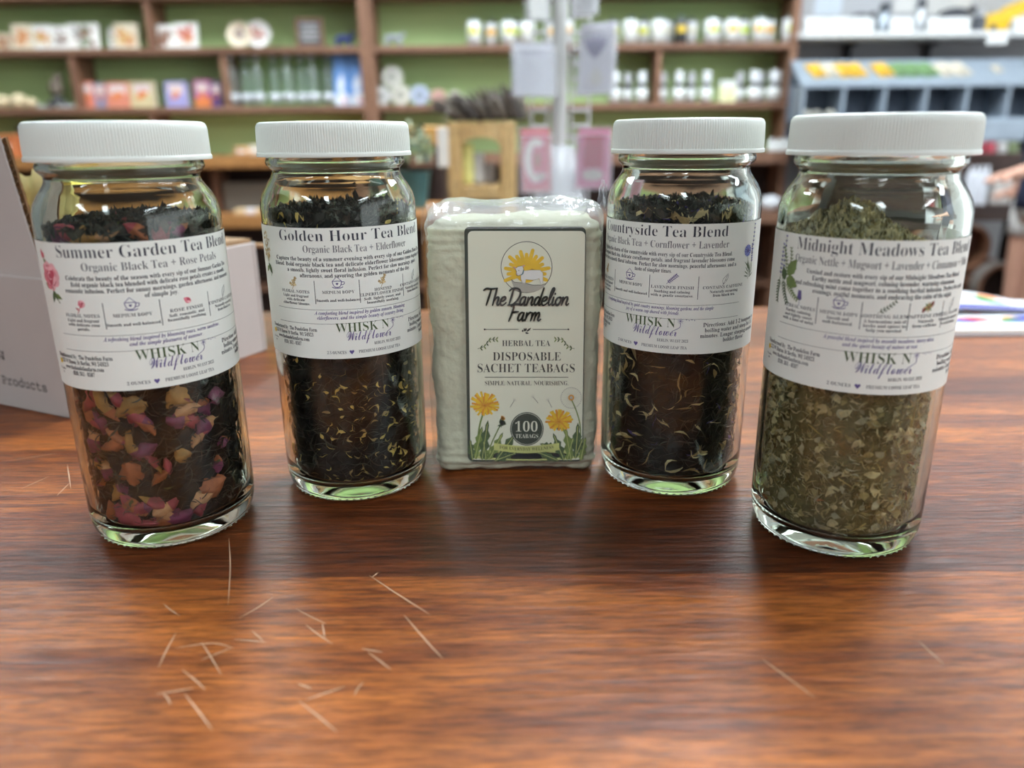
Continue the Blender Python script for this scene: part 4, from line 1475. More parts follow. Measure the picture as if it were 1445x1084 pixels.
o['kind'] = 'structure'
o = MB().box(-3.0, 4.5, -4.58, -4.5, TABLE_Z, CEIL_Z).build('wall_front', dimw)
o['kind'] = 'structure'

# ceiling light panels
lens_m = mat('lit panel lens', (234, 246, 255), .5, 0, emit=PANEL)
frame_m = mat('white painted light frame', (230, 230, 228), .5, .02)
LP = [(-1.9, 2.3, 'above the far left of the shop'), (-0.65, 2.3, 'before the left wall shelf'), (0.65, 2.3, 'before the right wall shelf'), (1.9, 2.3, 'above the right of the shop'),
      (-1.8, -1.7, 'added as fill far left behind the camera'), (-0.4, -2.1, 'added as fill behind the camera to the left'), (0.4, 1.25, 'added as fill above the card rack behind the counter'), (2.2, -1.5, 'added as fill far right behind the camera'), (2.4, 0.4, 'far right beside the counter')]  # panels behind camera and above rack are added fill for labels and table
lt0 = None
for x, y, where in LP:
    if lt0 is None:
        lt0 = thing('ceiling_light', 'x', 'ceiling light', (x, y, CEIL_Z), group='ceiling light panels')
        MB().box(-.15, .15, -.6, .6, -.022, -.018).build('light_lens', lens_m, lt0)
        fm = MB()
        for a in (-1, 1):
            fm.box(a * .165 - .015, a * .165 + .015, -.63, .63, -.03, 0).box(-.15, .15, a * .615 - .015, a * .615 + .015, -.03, 0)
        fm.build('light_frame', frame_m, lt0)
        L_ = lt0
    else:
        L_ = dup(lt0, (x, y, CEIL_Z))
    L_['label'] = 'long white ceiling light panel ' + where

ORD = ['first', 'second', 'third', 'fourth', 'fifth', 'sixth', 'seventh', 'eighth', 'ninth', 'tenth', 'eleventh', 'twelfth', 'thirteenth', 'fourteenth', 'fifteenth', 'sixteenth', 'seventeenth', 'eighteenth', 'nineteenth', 'twentieth', 'twenty-first', 'twenty-second']
shelf_w = wood_mat('stained shelf wood', (104, 74, 58), (140, 102, 80), (168, 126, 100), 'x', .6, .5)
post_w = wood_mat('stained post wood', (112, 78, 60), (146, 106, 82), (172, 130, 104), 'z', .6, .5)
ledge_w = wood_mat('honey ledge wood', (150, 98, 52), (182, 126, 72), (204, 150, 92), 'x', .6, .45)


def zat(v, Y=SY, u=722):
    return at(u, v, Y).z


def xat(u, v, Y=SY):
    return at(u, v, Y).x


ZT, ZA, ZB, ZC, ZD = zat(-16), zat(63), zat(147), zat(216), zat(296)
TH = 0.026


def shelf_unit(name, label, x0, x1, ups, ledge):
    t = thing(name, label, 'shelf', (x0, SY, TABLE_Z))

    def bd(nm, a, b, z0, z1, m_, y0=0.0, y1=WY - SY - .002):
        MB().box(a - x0, b - x0, y0, y1, z0 - TABLE_Z, z1 - TABLE_Z, 0, .003).build(nm, m_, t)
    for z in (ZT, ZA, ZB):
        bd('shelf_board', x0 + .03, x1 - .03, z - TH, z, shelf_w)
    bd('ledge_board', x0 + .03, x1 - .03, ZC - .05, ZC, ledge if ledge else shelf_w, -.10)
    bd('ledge_board', x0 + .03, x1 - .03, ZD - .05, ZD, ledge_w if ledge else shelf_w, -.18)
    bd('lower_board', x0 + .03, x1 - .03, ZD - .36, ZD - .33, shelf_w)
    bd('toe_board', x0 + .03, x1 - .03, TABLE_Z, TABLE_Z + .06, shelf_w)
    bd('lower_back', x0 + .03, x1 - .03, TABLE_Z + .06, ZC - .05, mat('dark cabinet back', (66, 50, 44), .8, .1, 5), WY - SY - .03)
    for x in (x0, x1 - .03):
        bd('side_post', x, x + .03, TABLE_Z, zat(-60), post_w)
    for u, v, za, zb in ups:
        x = xat(u, v)
        bd('divider', x - .012, x + .012, za, zb - TH, post_w, .01)
    return t


x515, x1125 = xat(519, 100), xat(1123, 100)
shelf_unit('wall_shelf', 'long brown wooden wall shelf on the left holding cards, books and glass bottles', xat(-120, 100), x515,
           [(206, 30, ZA, ZT), (101, 108, ZB, ZA), (315, 108, ZB, ZA), (214, 180, ZC, ZB), (303, 270, ZD, ZC - .03)], ledge_w)
shelf_unit('wall_shelf', 'brown wooden wall shelf on the right holding rows of white labelled bottles', x515, x1125,
           [(930, 105, ZB, ZA)], None)

# ---- upper left shelf: picture cards
white_c = mat('white card', (232, 228, 220), .6, .03)
cream_c = mat('cream card', (228, 212, 184), .6, .05)
MOT = {'orange': (206, 140, 92), 'brown': (138, 96, 74), 'red': (196, 96, 84), 'gold': (208, 170, 96), 'grey': (170, 164, 160), 'green': (128, 140, 110)}


def picture_card(u0, u1, v0, base, Y, m_, motif, label, group, name='picture_card', cat='card', lean=.12, thick=.012, seed=0):
    x0, x1 = xat(u0, 50, Y), xat(u1, 50, Y)
    h = at(722, v0, Y).z - base
    t = thing(name, label, cat, ((x0 + x1) / 2, Y, base + .001), 0, group)
    M = Matrix.Rotation(-lean, 4, 'X')
    w_ = (x1 - x0) / 2
    MB().box(-w_, w_, 0, thick, thick * .13, h, 0, .0015, M).build('card_body', m_, t)
    p = Print(lambda x, z, l: tuple(M @ Vector((x, -.0004 * l, z))))
    q = random.Random(seed)
    ms = [mat('motif ' + k, MOT[k], .6, .2, 60) for k in motif]
    for k in range(26):
        a, r = q.uniform(0, 6.3), q.uniform(.2, .85)
        p.leaf(w_ * .75 * r * math.cos(a), h * .48 + h * .34 * r * math.sin(a), w_ * .55, w_ * .26, q.uniform(0, 6.3), k % len(ms), 1 + .1 * k)
    p.mb.build('printed_motif', ms, t)
    return t


YA = 3.56
CARDS = [(-8, 14, 40, cream_c, ('brown', 'orange'), 'small cream card with brown print at the left end of the upper shelf'),
         (15, 43, 27, cream_c, ('orange',), 'tall cream card with orange flower, leftmost tall card on the upper shelf'),
         (45, 71, 28, white_c, ('gold', 'orange'), 'white card with golden flowers on the upper left shelf'),
         (72, 95, 30, white_c, ('grey', 'brown'), 'white card with faint grey flowers beside the wide floral card'),
         (94, 138, 27, white_c, ('brown', 'green', 'grey'), 'wide white card with brown and green floral print on the upper left shelf'),
         (151, 170, 34, white_c, ('green', 'gold'), 'pale card half behind the cream card left of the shelf divider'),
         (160, 194, 27, cream_c, ('orange', 'gold'), 'cream card with orange flowers just left of the upper divider'),
         (216, 246, 30, white_c, ('brown',), 'white card with brown oval picture right of the upper divider'),
         (246, 278, 27, white_c, ('red', 'orange'), 'white card with red and orange flower beside the oval picture card')]
for i, (u0, u1, v0, m_, mo, lb) in enumerate(CARDS):
    picture_card(u0, u1, v0, ZA, YA + (.03 if i in (0, 5) else 0), m_, mo, lb, 'picture cards on the upper left shelf', seed=i)


def plate(u, v, r_px, base, Y, rimm, label, motif=('brown',), group='decorated plates on the upper shelf', sides=8, seed=0):
    c = at(u, v, Y)
    r = r_px * (Y / F)
    t = thing('display_plate', label, 'plate', (c.x, Y, base + .001), 0, group)
    M = Matrix.Translation((0, .02, r)) @ Matrix.Rotation(PI / 2 - .18, 4, 'X')
    MB().lathe([(0, -.006), (r * .7, -.005), (r, .004), (r * .98, .007), (r * .66, -.001), (0, -.001)], sides, M=M).build('plate_body', rimm, t)
    p = Print(lambda x, y, l: tuple(M @ Vector((x, y, -.0004 + .0005 * l))))
    q = random.Random(seed)
    ms = [mat('motif ' + k, MOT[k], .6, .2, 60) for k in motif]
    for k in range(16):
        p.leaf(q.uniform(-.35, .35) * r, q.uniform(-.3, .3) * r, r * .4, r * .2, q.uniform(0, 6), k % len(ms), 1 + .1 * k)
    p.mb.build('printed_motif', ms, t)


plate(335, 44, 17, ZA, YA, cream_c, 'smaller pale plate with brown picture on the upper shelf', ('brown', 'grey'))
plate(362, 43, 18, ZA, YA + .012, white_c, 'larger eight-sided white plate with reddish-brown picture on the upper shelf', ('brown', 'red'), seed=3)


def sign():
    x0, x1 = xat(417, 40, YA), xat(455, 40, YA)
    h = zat(23, YA) - ZA
    w_ = (x1 - x0) / 2
    t = thing('framed_sign', 'small dark framed sign with pale lettering on the upper shelf', 'sign', ((x0 + x1) / 2, YA, ZA + .001))
    fr = MB()
    f = .010
    fr.box(-w_, -w_ + f, 0, .02, 0, h).box(w_ - f, w_, 0, .02, 0, h).box(-w_ + f, w_ - f, 0, .02, 0, f).box(-w_ + f, w_ - f, 0, .02, h - f, h)
    fr.build('sign_frame', shelf_w, t)
    bd = MB().box(-w_ + f, w_ - f, .008, .016, f, h - f).build('sign_board', mat('charcoal board', (74, 72, 72), .7, .1), t)
    p = Print(lambda x, z, l: (x, .008 - .0005 * l, z))
    for k, wd in enumerate((.7, .55, .75, .6)):
        zz = h * (.80 - .17 * k)
        n = 6
        for j in range(n):
            a = -w_ * wd + 2 * w_ * wd * (j + .1) / n
            p.line([(a, zz), (a + 1.4 * w_ * wd / n, zz)], h * .075, 0)
    p.mb.build('pale_lettering', mat('chalk white', (200, 198, 196), .8, .05), bd)


sign()


def toy(u0, u1, v0, base, col, label):
    """small four-legged ornament"""
    x0, x1 = xat(u0, 50, YA), xat(u1, 50, YA)
    w_, h = (x1 - x0) / 2, zat(v0, YA) - base
    t = thing('animal_ornament', label, 'ornament', ((x0 + x1) / 2, YA + .03, base))
    m_ = mat('ornament ' + label[:12], col, .5, .12)
    b = MB()
    b.ball((0, 0, h * .62), (w_ * .85, .022, h * .24), 0)
    b.ball((w_ * .85, 0, h * .82), (w_ * .25, .016, h * .17), 0)
    b.build('ornament_body', m_, t, smooth='all')
    for sx in (-.6, .6):
        for sy in (-.012, .012):
            MB().tube([(w_ * sx, sy, 0), (w_ * sx, sy, h * .55)], .007, 6).build('leg', m_, t)


toy(468, 497, 43, ZA, (46, 62, 120), 'small dark blue animal ornament at the end of the upper left shelf')
toy(537, 569, 43, ZA, (166, 174, 176), 'small grey animal ornament just right of the tall post')

# ---- middle left shelf: books
BOOKS = [(115, 131, 110, (222, 130, 104), 'peach book leaning against the divider on the middle left shelf'), (131, 149, 112, (150, 140, 162), 'grey-purple book between two peach books'),
         (148, 182, 111, (220, 138, 112), 'wide peach and pink book on the middle left shelf'), (182, 218, 110, (212, 194, 150), 'beige book beside the wide peach book'),
         (232, 263, 111, (164, 158, 206), 'lavender book standing alone on the middle left shelf'), (273, 297, 109, (190, 96, 150), 'magenta and orange book near the right divider'),
         (297, 311, 112, (98, 66, 120), 'dark purple book beside the magenta one')]
for i, (u0, u1, v0, col, lb) in enumerate(BOOKS):
    Y = YA + .01 * (i % 2)
    x0, x1 = xat(u0, 130, Y), xat(u1, 130, Y)
    h = zat(v0, Y) - ZB
    t = thing('upright_book', lb, 'book', ((x0 + x1) / 2, Y, ZB + .002), 0, 'books on the middle left shelf')
    w_ = (x1 - x0) / 2 - .001
    M = Matrix.Rotation(-.08, 4, 'X')
    cv = mat('book cover %d' % i, col, .5, .14, 12)
    MB().box(-w_, w_, 0, .003, 0, h, 0, 0, M).box(-w_, w_, .025, .028, 0, h, 0, 0, M).box(-w_, -w_ + .003, .003, .025, 0, h, 0, 0, M).build('book_cover', cv, t)
    MB().box(-w_ + .003, w_ - .003, .003, .025, .003, h - .003, 0, 0, M).build('page_block', white_c, t)
    p = Print(lambda x, z, l: tuple(M @ Vector((x, -.0005 * l, z))))
    p.leaf(-w_ * .5, h * .35, w_ * 1.1, w_ * .5, .5, 0)
    p.poly([(-w_ * .7, h * .55), (w_ * .7, h * .55), (w_ * .7, h * .9), (-w_ * .7, h * .9)], 1, .5)
    p.leaf(-w_ * .1, h * .3, h * .4, w_ * .3, 1.5, 0, .8)
    if i == 5:
        p.poly([(-w_, 0), (w_, 0), (w_, h * .4), (-w_, h * .3)], 0, .6)
    p.mb.build('cover_print', [mat('cover orange', (226, 130, 70), .5, .2), mat('cover pale', (228, 206, 200), .5, .1)], t)

# stones and a dark ornament at the far left
stone_m = mat('cream shell', (226, 206, 166), .6, .15, 30)
for i, (u, r) in enumerate(((2, 11), (14, 9), (24, 12), (36, 9), (-8, 10))):
    rr_ = r * YA / F
    c = xat(u, 138, YA)
    b = MB().ball((0, 0, rr_ * .8), (rr_, rr_ * .8, rr_ * .8), 0, 14, 8)
    b.v = [(x * (1 + .12 * math.sin(9 * z + i)), y, z + .08 * rr_ * math.sin(60 * x)) for x, y, z in b.v]
    o = b.build('rounded_shell', stone_m, None, (c, YA + .03 * (i % 2), ZB), smooth='all')
    tag(o, ORD[sorted((2, 14, 24, 36, -8)).index(u)] + ' cream shell from the left on the middle left shelf', 'shell', 'shells on the middle left shelf')


def figurine():
    t = thing('dark_figurine', 'dark grey figurine with pale beads left of the shelf divider', 'figurine', (xat(82, 138, YA), YA, ZB))
    m1, m2 = mat('dark pewter', (62, 62, 60), .5, .2), mat('taupe plaster', (122, 108, 92), .7, .15)
    MB().lathe([(.0, 0), (.05, .002), (.055, .02), (.03, .035), (.022, .05), (0, .055)], 20).build('figurine_base', m1, t, smooth=.8)
    MB().ball((0, 0, .085), (.03, .022, .035)).ball((.012, 0, .125), (.018, .016, .018)).build('figurine_body', m2, t, smooth='all')
    bd = MB()
    for k in range(9):
        bd.ball((-.07 + .018 * k, -.035 - .01 * (k % 2), .008), .008, 0, 8, 6)
    bd.build('bead_string', mat('pearl bead', (214, 214, 212), .3, .05), t)


figurine()

# ---- glass bottles and blue boxes
bglass = film_mat('thin bottle glass', .05, (.93, .97, .94, 1), .08, 1.5, .05, 20)
steel = mat('brushed stopper metal', (190, 192, 196), .3, .05, 30, metal=.8)
t0 = None
UB = (327, 345, 363, 385, 406, 424, 441, 461)
for i, u in enumerate(UB):
    x = xat(u, 110, YA)
    y = YA + .02 * (i % 2)
    if t0 is None:
        h = zat(76, YA) - ZB
        t0 = thing('glass_bottle', 'x', 'bottle', (x, y, ZB + .001), 0, 'clear glass bottles on the middle left shelf')
        MB().lathe([(0, .002), (.022, 0), (.0255, .004), (.0255, h * .66), (.022, h * .74), (.011, h * .82), (.0105, h * .93), (.0085, h * .93), (.0085, h * .82), (.020, h * .73), (.0235, h * .65), (.0235, .01), (0, .008)], 24).build('bottle_glass', bglass, t0, smooth=.9)
        MB().lathe([(0, h * .90), (.008, h * .90), (.012, h * .935), (.016, h * .955), (.016, h * .975), (.009, h), (0, h)], 16).build('bottle_stopper', steel, t0, smooth=.7)
        MB().lathe([(.0258, h * .10), (.0258, h * .26)], 24).build('bottle_label', mat('pale bottle label', (206, 210, 212), .6, .06), t0, smooth='all')
        B_ = t0
    else:
        B_ = dup(t0, (x, y, ZB + .001), i * .7)
    B_['label'] = ORD[i] + ' clear glass bottle from the left on the middle shelf'
for i, (u0, u1) in enumerate(((470, 491), (492, 514))):
    x0, x1 = xat(u0, 110, YA), xat(u1, 110, YA)
    h = zat(75, YA) - ZB
    t = thing('blue_carton', ('left', 'right')[i] + ' one of two tall blue and white cartons beside the post', 'box', ((x0 + x1) / 2, YA, ZB + .001), 0, 'tall blue cartons')
    w_ = (x1 - x0) / 2 - .001
    MB().box(-w_, w_, 0, .06, 0, h, 0, .002).build('carton_body', mat('sky blue carton', (116, 160, 220), .5, .12, 12), t)
    p = Print(lambda x, z, l: (x, -.0005 * l, z))
    p.poly([(-w_ * .95, h * .02), (w_ * .95, h * .02), (w_ * .95, h * .2), (w_ * .2, h * .3), (-w_ * .95, h * .18)], 0)
    p.leaf(-w_ * .2, h * .25, h * .4, w_ * .9, 1.4, 0, 1.4)
    p.leaf(w_ * .5, h * .02, h * .2, w_ * .5, 1.9, 1, 1.6)
    p.mb.build('carton_print', [mat('carton white print', (226, 230, 236), .5, .05), mat('carton pink print', (220, 170, 180), .5, .1)], t)

# ---- round tins on the right unit
TINS = [(538, 129, 12, (214, 214, 208), 'white round tin with dark pattern at the left of the stacked tins'), (553, 105, 13.5, (212, 210, 196), 'pale round tin balanced on top of the others'), (565, 129, 13, (218, 214, 198), 'cream round tin below the balanced tin'),
        (592, 129, 12.5, (188, 198, 216), 'bluish round tin right of the cream one'), (618, 125, 10, (222, 176, 160), 'pink round tin beside the bluish one'), (642, 125, 9, (216, 208, 190), 'small cream round tin at the right end of the tins')]
for i, (u, v, r, col, lb) in enumerate(TINS):
    rr_ = r * YA / F
    c = at(u, v, YA)
    zc = ZB + rr_ + .001 if i != 1 else ZB + .038 + .043 + .036
    t = thing('round_tin', lb, 'tin', (c.x, YA, zc), 0, 'round tins on the middle shelf')
    M = Matrix.Rotation(PI / 2, 4, 'X')
    MB().lathe([(0, -.03), (rr_, -.03), (rr_, .0), (rr_ * .96, .004), (0, .004)], 28, M=M).build('tin_body', mat('tin %d' % i, col, .5, .06), t, smooth=.6)
    p = Print(lambda x, y, l: tuple(M @ Vector((x, y, .004 + .0005 * l))))
    for k in range(7):
        p.leaf(0, 0, rr_ * .7, rr_ * .25, k * .9, 0)
    p.ring(0, 0, rr_ * .85, rr_ * .06, 0, 1, 24)
    p.mb.build('tin_print', mat('tin print %d' % i, tuple(int(q * .75) for q in col), .6, .1), t)

# ---- supplement bottles, upper right shelf
cap_m = mat('dark green glass neck', (92, 112, 104), .3, .2)
lab_w = mat('white bottle label', (232, 234, 230), .5, .02)
amber = mat('dark bottle', (52, 52, 50), .3, .2)
PATCH = {'y': (222, 220, 40), 'o': (234, 176, 56), 'l': (206, 226, 40), 'c': (226, 220, 196)}
PNAME = {'y': 'yellow', 'o': 'orange', 'l': 'lime', 'c': 'cream'}
BT = [(669, 'y'), (693, 'o'), (717, 'y'), (730, 'l'), (745, 'c'), (778, 'o'), (800, 'o'), (867, 'y'), (889, 'c'), (911, 'y'), (929, 'c'), (944, 'c'), (960, 'k'), (979, 'c'), (1003, 'l'), (1016, 'c'), (1032, 'o'), (1053, 'l'), (1071, 'o'), (1090, 'o'), (1113, 'y')]
protos = {}
for i, (u, kd) in enumerate(BT):
    x = xat(u, 50, YA)
    y = YA + .058 * (i % 2)
    if kd not in protos:
        h = zat(25, YA) - ZA
        t = thing('supplement_bottle', 'x', 'bottle', (x, y, ZA + .001), 0, 'labelled bottles on the upper right shelf')
        r = .0285
        MB().lathe([(0, 0), (r * .92, 0), (r, .004), (r, h * .84), (r * .85, h * .88), (r * .45, h * .90), (r * .45, h * .93)], 20).build('bottle_body', amber, t, smooth=.8)
        MB().lathe([(0, h * .9), (r * .52, h * .9), (r * .52, h * .995), (r * .46, h), (0, h)], 16).build('bottle_cap', cap_m, t, smooth=.6)
        if kd != 'k':
            MB().lathe([(r + .0004, .004), (r + .0004, h * .85)], 20).build('bottle_label', lab_w, t, smooth='all')
        p = Print(lambda a, z, l: ((r + .0005 + .0004 * l) * math.sin(a), -(r + .0005 + .0004 * l) * math.cos(a), z))
        p.line([(-.75 + .125 * q, h * .53) for q in range(13)], h * .22, 0)
        p.mb.build('label_patch', mat('patch ' + kd, PATCH.get(kd, (224, 190, 60)), .5, .08), t)
        protos[kd] = t
        B_ = t
    else:
        B_ = dup(protos[kd], (x, y, ZA + .001), (i % 3 - 1) * .25)
    B_['label'] = ('dark bottle with gold label among the white ones on the upper right shelf' if kd == 'k' else ORD[i] + ' bottle from the left on the upper right shelf, white label with ' + PNAME[kd] + ' patch')

# ---- white capped bottles, middle right shelf
UM = [868, 888, 906, 938, 958, 979, 997, 1048, 1063, 1077, 1091, 1105]
c0 = None
for i, u in enumerate(UM):
    x = xat(u, 120, YA)
    if c0 is None:
        h = zat(103, YA) - ZB
        r = .0245
        c0 = thing('dropper_bottle', 'x', 'bottle', (x, YA, ZB + .001), 0, 'white capped bottles on the middle right shelf')
        MB().lathe([(0, 0), (r * .93, 0), (r, .003), (r, h * .5), (r * .6, h * .6), (r * .55, h * .68)], 20).build('bottle_body', amber, c0, smooth=.8)
        MB().lathe([(r + .0005, .006), (r + .0005, h * .46)], 20).build('bottle_label', lab_w, c0, smooth='all')
        MB().lathe([(0, h * .64), (r * .72, h * .64), (r * .74, h * .94), (r * .6, h), (0, h)], 18).build('bottle_cap', mat('white bottle cap', (226, 228, 228), .4, .02), c0, smooth=.6)
        B_ = c0
    else:
        B_ = dup(c0, (x, YA + .052 * (i % 2), ZB + .001), i)
    B_['label'] = ORD[i] + ' white capped bottle from the left on the middle right shelf'
for i, u in enumerate((1018, 1030)):
    x = xat(u, 130, YA)
    r, h = .018, zat(117, YA) - ZB
    t = thing('cream_jar', ('left', 'right')[i] + ' one of two cream jars between the white capped bottles', 'jar', (x, YA - .03, ZB + .001), 0, 'cream jars')
    MB().lathe([(0, 0), (r, 0), (r, h * .7), (r * .9, h * .74)], 18).build('jar_body', mat('cream jar', (228, 226, 178), .5, .05), t, smooth=.7)
    MB().lathe([(0, h * .72), (r * 1.02, h * .72), (r * 1.02, h * .98), (0, h)], 18).build('jar_lid', lab_w, t, smooth=.7)

# ---- goods on the lower ledges
def low_box(u0, u1, v0, v1, Y, col, name, label, cat, group=None, lid=None, base=None):
    x0, x1 = xat(u0, v1, Y), xat(u1, v1, Y)
    z0 = base if base is not None else zat(v1, Y)
    h = zat(v0, Y) - z0
    t = thing(name, label, cat, ((x0 + x1) / 2, Y, z0 + .001), 0, group)
    w_ = (x1 - x0) / 2
    MB().box(-w_, w_, 0, .10, 0, h * .78, 0, .004).build('box_body', mat('goods ' + label[:18], col, .6, .12, 20), t)
    MB().box(-w_ * 1.03, w_ * 1.03, -.003, .103, h * .78, h, 0, .004).build('box_lid', mat('goods lid ' + label[:18], lid or col, .6, .1, 20), t)
    MB().box(-w_ * .5, w_ * .5, -.0045, -.0005, h * .25, h * .6).build('box_label', white_c, t)


low_box(-12, 30, 184, 236, 3.46, (206, 120, 70), 'orange_crate', 'orange crate on the left ledge beside the left jar lid', 'crate', base=ZC)
for i, (u, col) in enumerate(((38, (70, 60, 60)), (58, (96, 62, 56)), (78, (176, 76, 60)), (98, (190, 84, 60)))):
    low_box(u - 9, u + 9, 166 if i > 1 else 172, 215, 3.55, col, 'goods_tin', ORD[i] + ' dark red tin from the left on the shelf behind the left jar', 'tin', 'tins behind the left jar', base=ZC)
low_box(330, 352, 204, 216, 3.45, (224, 176, 124), 'lidded_basket', 'small warm tan basket on the ledge left of the second jar lid', 'basket', base=ZC)
low_box(352, 372, 202, 216, 3.45, (238, 226, 206), 'lidded_basket', 'small cream basket on the ledge touching the second jar lid', 'basket', base=ZC)
for i in range(11):
    x = xat(318 + 6.0 * i, 270, 3.52)
    o = MB().box(-.0085, .0085, 0, .12, 0, .125, 0, .003).build('ribbed_folder', mat('grey ribbed folder', (128, 120, 108), .7, .08, 20), None, (x, 3.52, ZD + .001))
    tag(o, ORD[i] + ' grey folder from the left, upright on the lower left ledge', 'folder', 'grey folders on the lower ledge')
for i, (u, w2, col) in enumerate(((338, 9, (226, 196, 150)), (352, 8, (232, 226, 228)), (364, 6, (222, 190, 140)))):
    o = MB().box(-w2 * .0031, w2 * .0031, 0, .06, 0, .022, 0, .004).build('soap_bar', mat('soap %d' % i, col, .6, .05), None, (xat(u, 290, 3.38), 3.38, ZD + .001))
    tag(o, ('tan', 'white', 'golden')[i] + ' wrapped soap bar on the lower ledge between the two left jars', 'soap', 'soap bars on the lower ledge')
for i, u in enumerate((1086, 1097, 1108)):
    x = xat(u, 212, 3.46)
    o = MB().lathe([(0, 0), (.014, 0), (.015, .03), (.009, .04), (.009, .05), (0, .05)], 14).build('small_vial', lab_w, None, (x, 3.44, ZC + .001), smooth=.8)
    tag(o, ORD[i] + ' small white vial from the left on the ledge between the right jars', 'vial', 'white vials on the ledge')
for i, (u, v, r) in enumerate(((1086, 250, 10), (1098, 246, 9), (1090, 268, 8))):
    rr_ = r * 3.3 / F
    z_ = ZD + rr_
    o = MB().ball((0, 0, 0), (rr_ * 1.3, rr_, rr_), 0, 14, 8).build('bath_sponge', mat('pale sponge', (206, 206, 208), .8, .1, 60, bump=.5), None, (xat(u, v, 3.4), 3.36 + .06 * i, z_), smooth='all')
    tag(o, ('left', 'right', 'front')[i] + ' pale sponge in the dark shelf between the right jars', 'sponge', 'pale sponges')

# ------------------------------------------------------------------ right-hand side: white shelf, metal seed bins
XR0, XR1 = xat(1130, 45, 3.45), xat(1560, 45, 3.45)
ZW = zat(44, 3.45, 1290)
wsh = thing('white_shelf', 'white wall shelf on black brackets above the grey metal bins', 'shelf', (XR0, 3.45, ZW))
MB().box(0, XR1 - XR0, 0, WY - 3.452, -.022, 0, 0, .002).build('shelf_board', mat('white melamine', (210, 210, 208), .5, .02), wsh)
for u in (1222, 1340):
    x = xat(u, 60, 3.5) - XR0
    b = MB().box(x - .012, x + .012, .16, WY - 3.452, -.040, -.022).box(x - .012, x + .012, WY - 3.47, WY - 3.452, -.20, -.040)
    b.prism([(x - .008, -.04), (x + .008, -.04), (x + .008, -.1), (x - .008, -.1)], .24, WY - 3.47)
    b.build('bracket', mat('black iron bracket', (62, 62, 66), .5, .1), wsh)
x = xat(1408, 56, 3.44) - XR0
MB().box(x - .042, x + .042, -.006, -.003, -.052, -.008).build('price_tag', mat('white tag', (222, 222, 220), .5, .02), wsh)
pcard = mat('white price card', (214, 214, 212), .6, .01)
for i, (u0, u1) in enumerate(((1138, 1167), (1169, 1199), (1201, 1233), (1259, 1291), (1312, 1335), (1336, 1371), (1434, 1462))):
    Y = 3.48
    x0, x1 = xat(u0, 30, Y), xat(u1, 30, Y)
    t = thing('price_card', ORD[i] + ' white folded price card from the left on the white shelf', 'card', ((x0 + x1) / 2, Y, ZW + .001), 0, 'white price cards on the white shelf')
    w_, h = (x1 - x0) / 2, zat(24, Y, u0) - ZW
    MB().prism([(0, 0), (.004, 0), (.022, h), (.018, h)], -w_, w_, 0, Matrix.Rotation(PI / 2, 4, 'Z')).build('card_front', pcard, t)
    MB().prism([(.056, 0), (.060, 0), (.026, h), (.022, h)], -w_, w_, 0, Matrix.Rotation(PI / 2, 4, 'Z')).build('card_back', pcard, t)
blk = mat('black cast figure', (58, 60, 66), .5, .15)


def cow(u0, u1, v0, label):
    Y = 3.60
    x0, x1 = xat(u0, 20, Y), xat(u1, 20, Y)
    w_, h = (x1 - x0) / 2, zat(v0, Y, u0) - ZW
    t = thing('animal_figure', label, 'figurine', ((x0 + x1) / 2, Y, ZW))
    MB().ball((0, 0, h * .70), (w_ * .8, .03, h * .22), 0).ball((w_ * .9, 0, h * .84), (w_ * .24, .02, h * .13), 0).tube([(-w_ * .75, 0, h * .8), (-w_ * .95, 0, h * .5)], .005, 6).build('figure_body', blk, t, smooth='all')
    for sx in (-.55, .55):
        for sy in (-.016, .016):
            MB().tube([(w_ * sx, sy, 0), (w_ * sx, sy, h * .62)], .010, 8).build('leg', blk, t)


cow(1322, 1374, 7, 'black four-legged animal figure behind the right price cards on the white shelf')
cow(1196, 1234, 15, 'low dark animal figure behind the third price card')


def shaker(u, v0, wpx, label, m_, capm):
    Y = 3.54
    h = zat(v0, Y, u) - ZW
    r = wpx * Y / F / 2
    t = thing('metal_canister', label, 'canister', (xat(u, 30, Y), Y, ZW + .001))
    MB().lathe([(0, 0), (r, 0), (r, h * .55), (r * .7, h * .66), (r * .6, h * .72)], 20).build('canister_body', m_, t, smooth=.7)
    MB().lathe([(0, h * .70), (r * .75, h * .70), (r * .75, h * .94), (r * .5, h), (0, h)], 18).build('canister_lid', capm, t, smooth=.7)


shaker(1247, 4, 18, 'tall grey glass canister with dark handle on the white shelf', mat('smoked glass', (150, 158, 166), .15, .1, 20, metal=.4), blk)
shaker(1298, -2, 15, 'dark canister with pale base between price cards', mat('pale steel', (176, 178, 180), .3, .1, metal=.6), blk)
shaker(1381, 14, 18, 'short dark grey canister beside the yellow scoop', mat('dark steel', (92, 94, 100), .4, .1, metal=.5), steel)
yl = thing('yellow_scoop', 'tilted yellow plastic scoop with dark round hole at the right end of the white shelf', 'scoop', (xat(1416, 40, 3.55), 3.55, ZW + .001))
k = 3.5 / F
prof = [(-26, 0), (-24, 18), (-14, 25), (2, 26), (14, 36), (30, 42), (38, 38), (32, 28), (18, 20), (8, 8), (2, 2), (-6, 6), (-12, 0)]
MB().prism([(a * k, b * k) for a, b in prof], 0, .09).build('scoop_body', mat('yellow plastic', (228, 184, 42), .4, .06), yl)
MB().lathe([(0, -.004), (.014, -.004), (.014, 0), (0, 0)], 16, M=Matrix.Translation((-.044, -.001, .022)) @ Matrix.Rotation(PI / 2, 4, 'X')).build('scoop_hole', blk, yl)
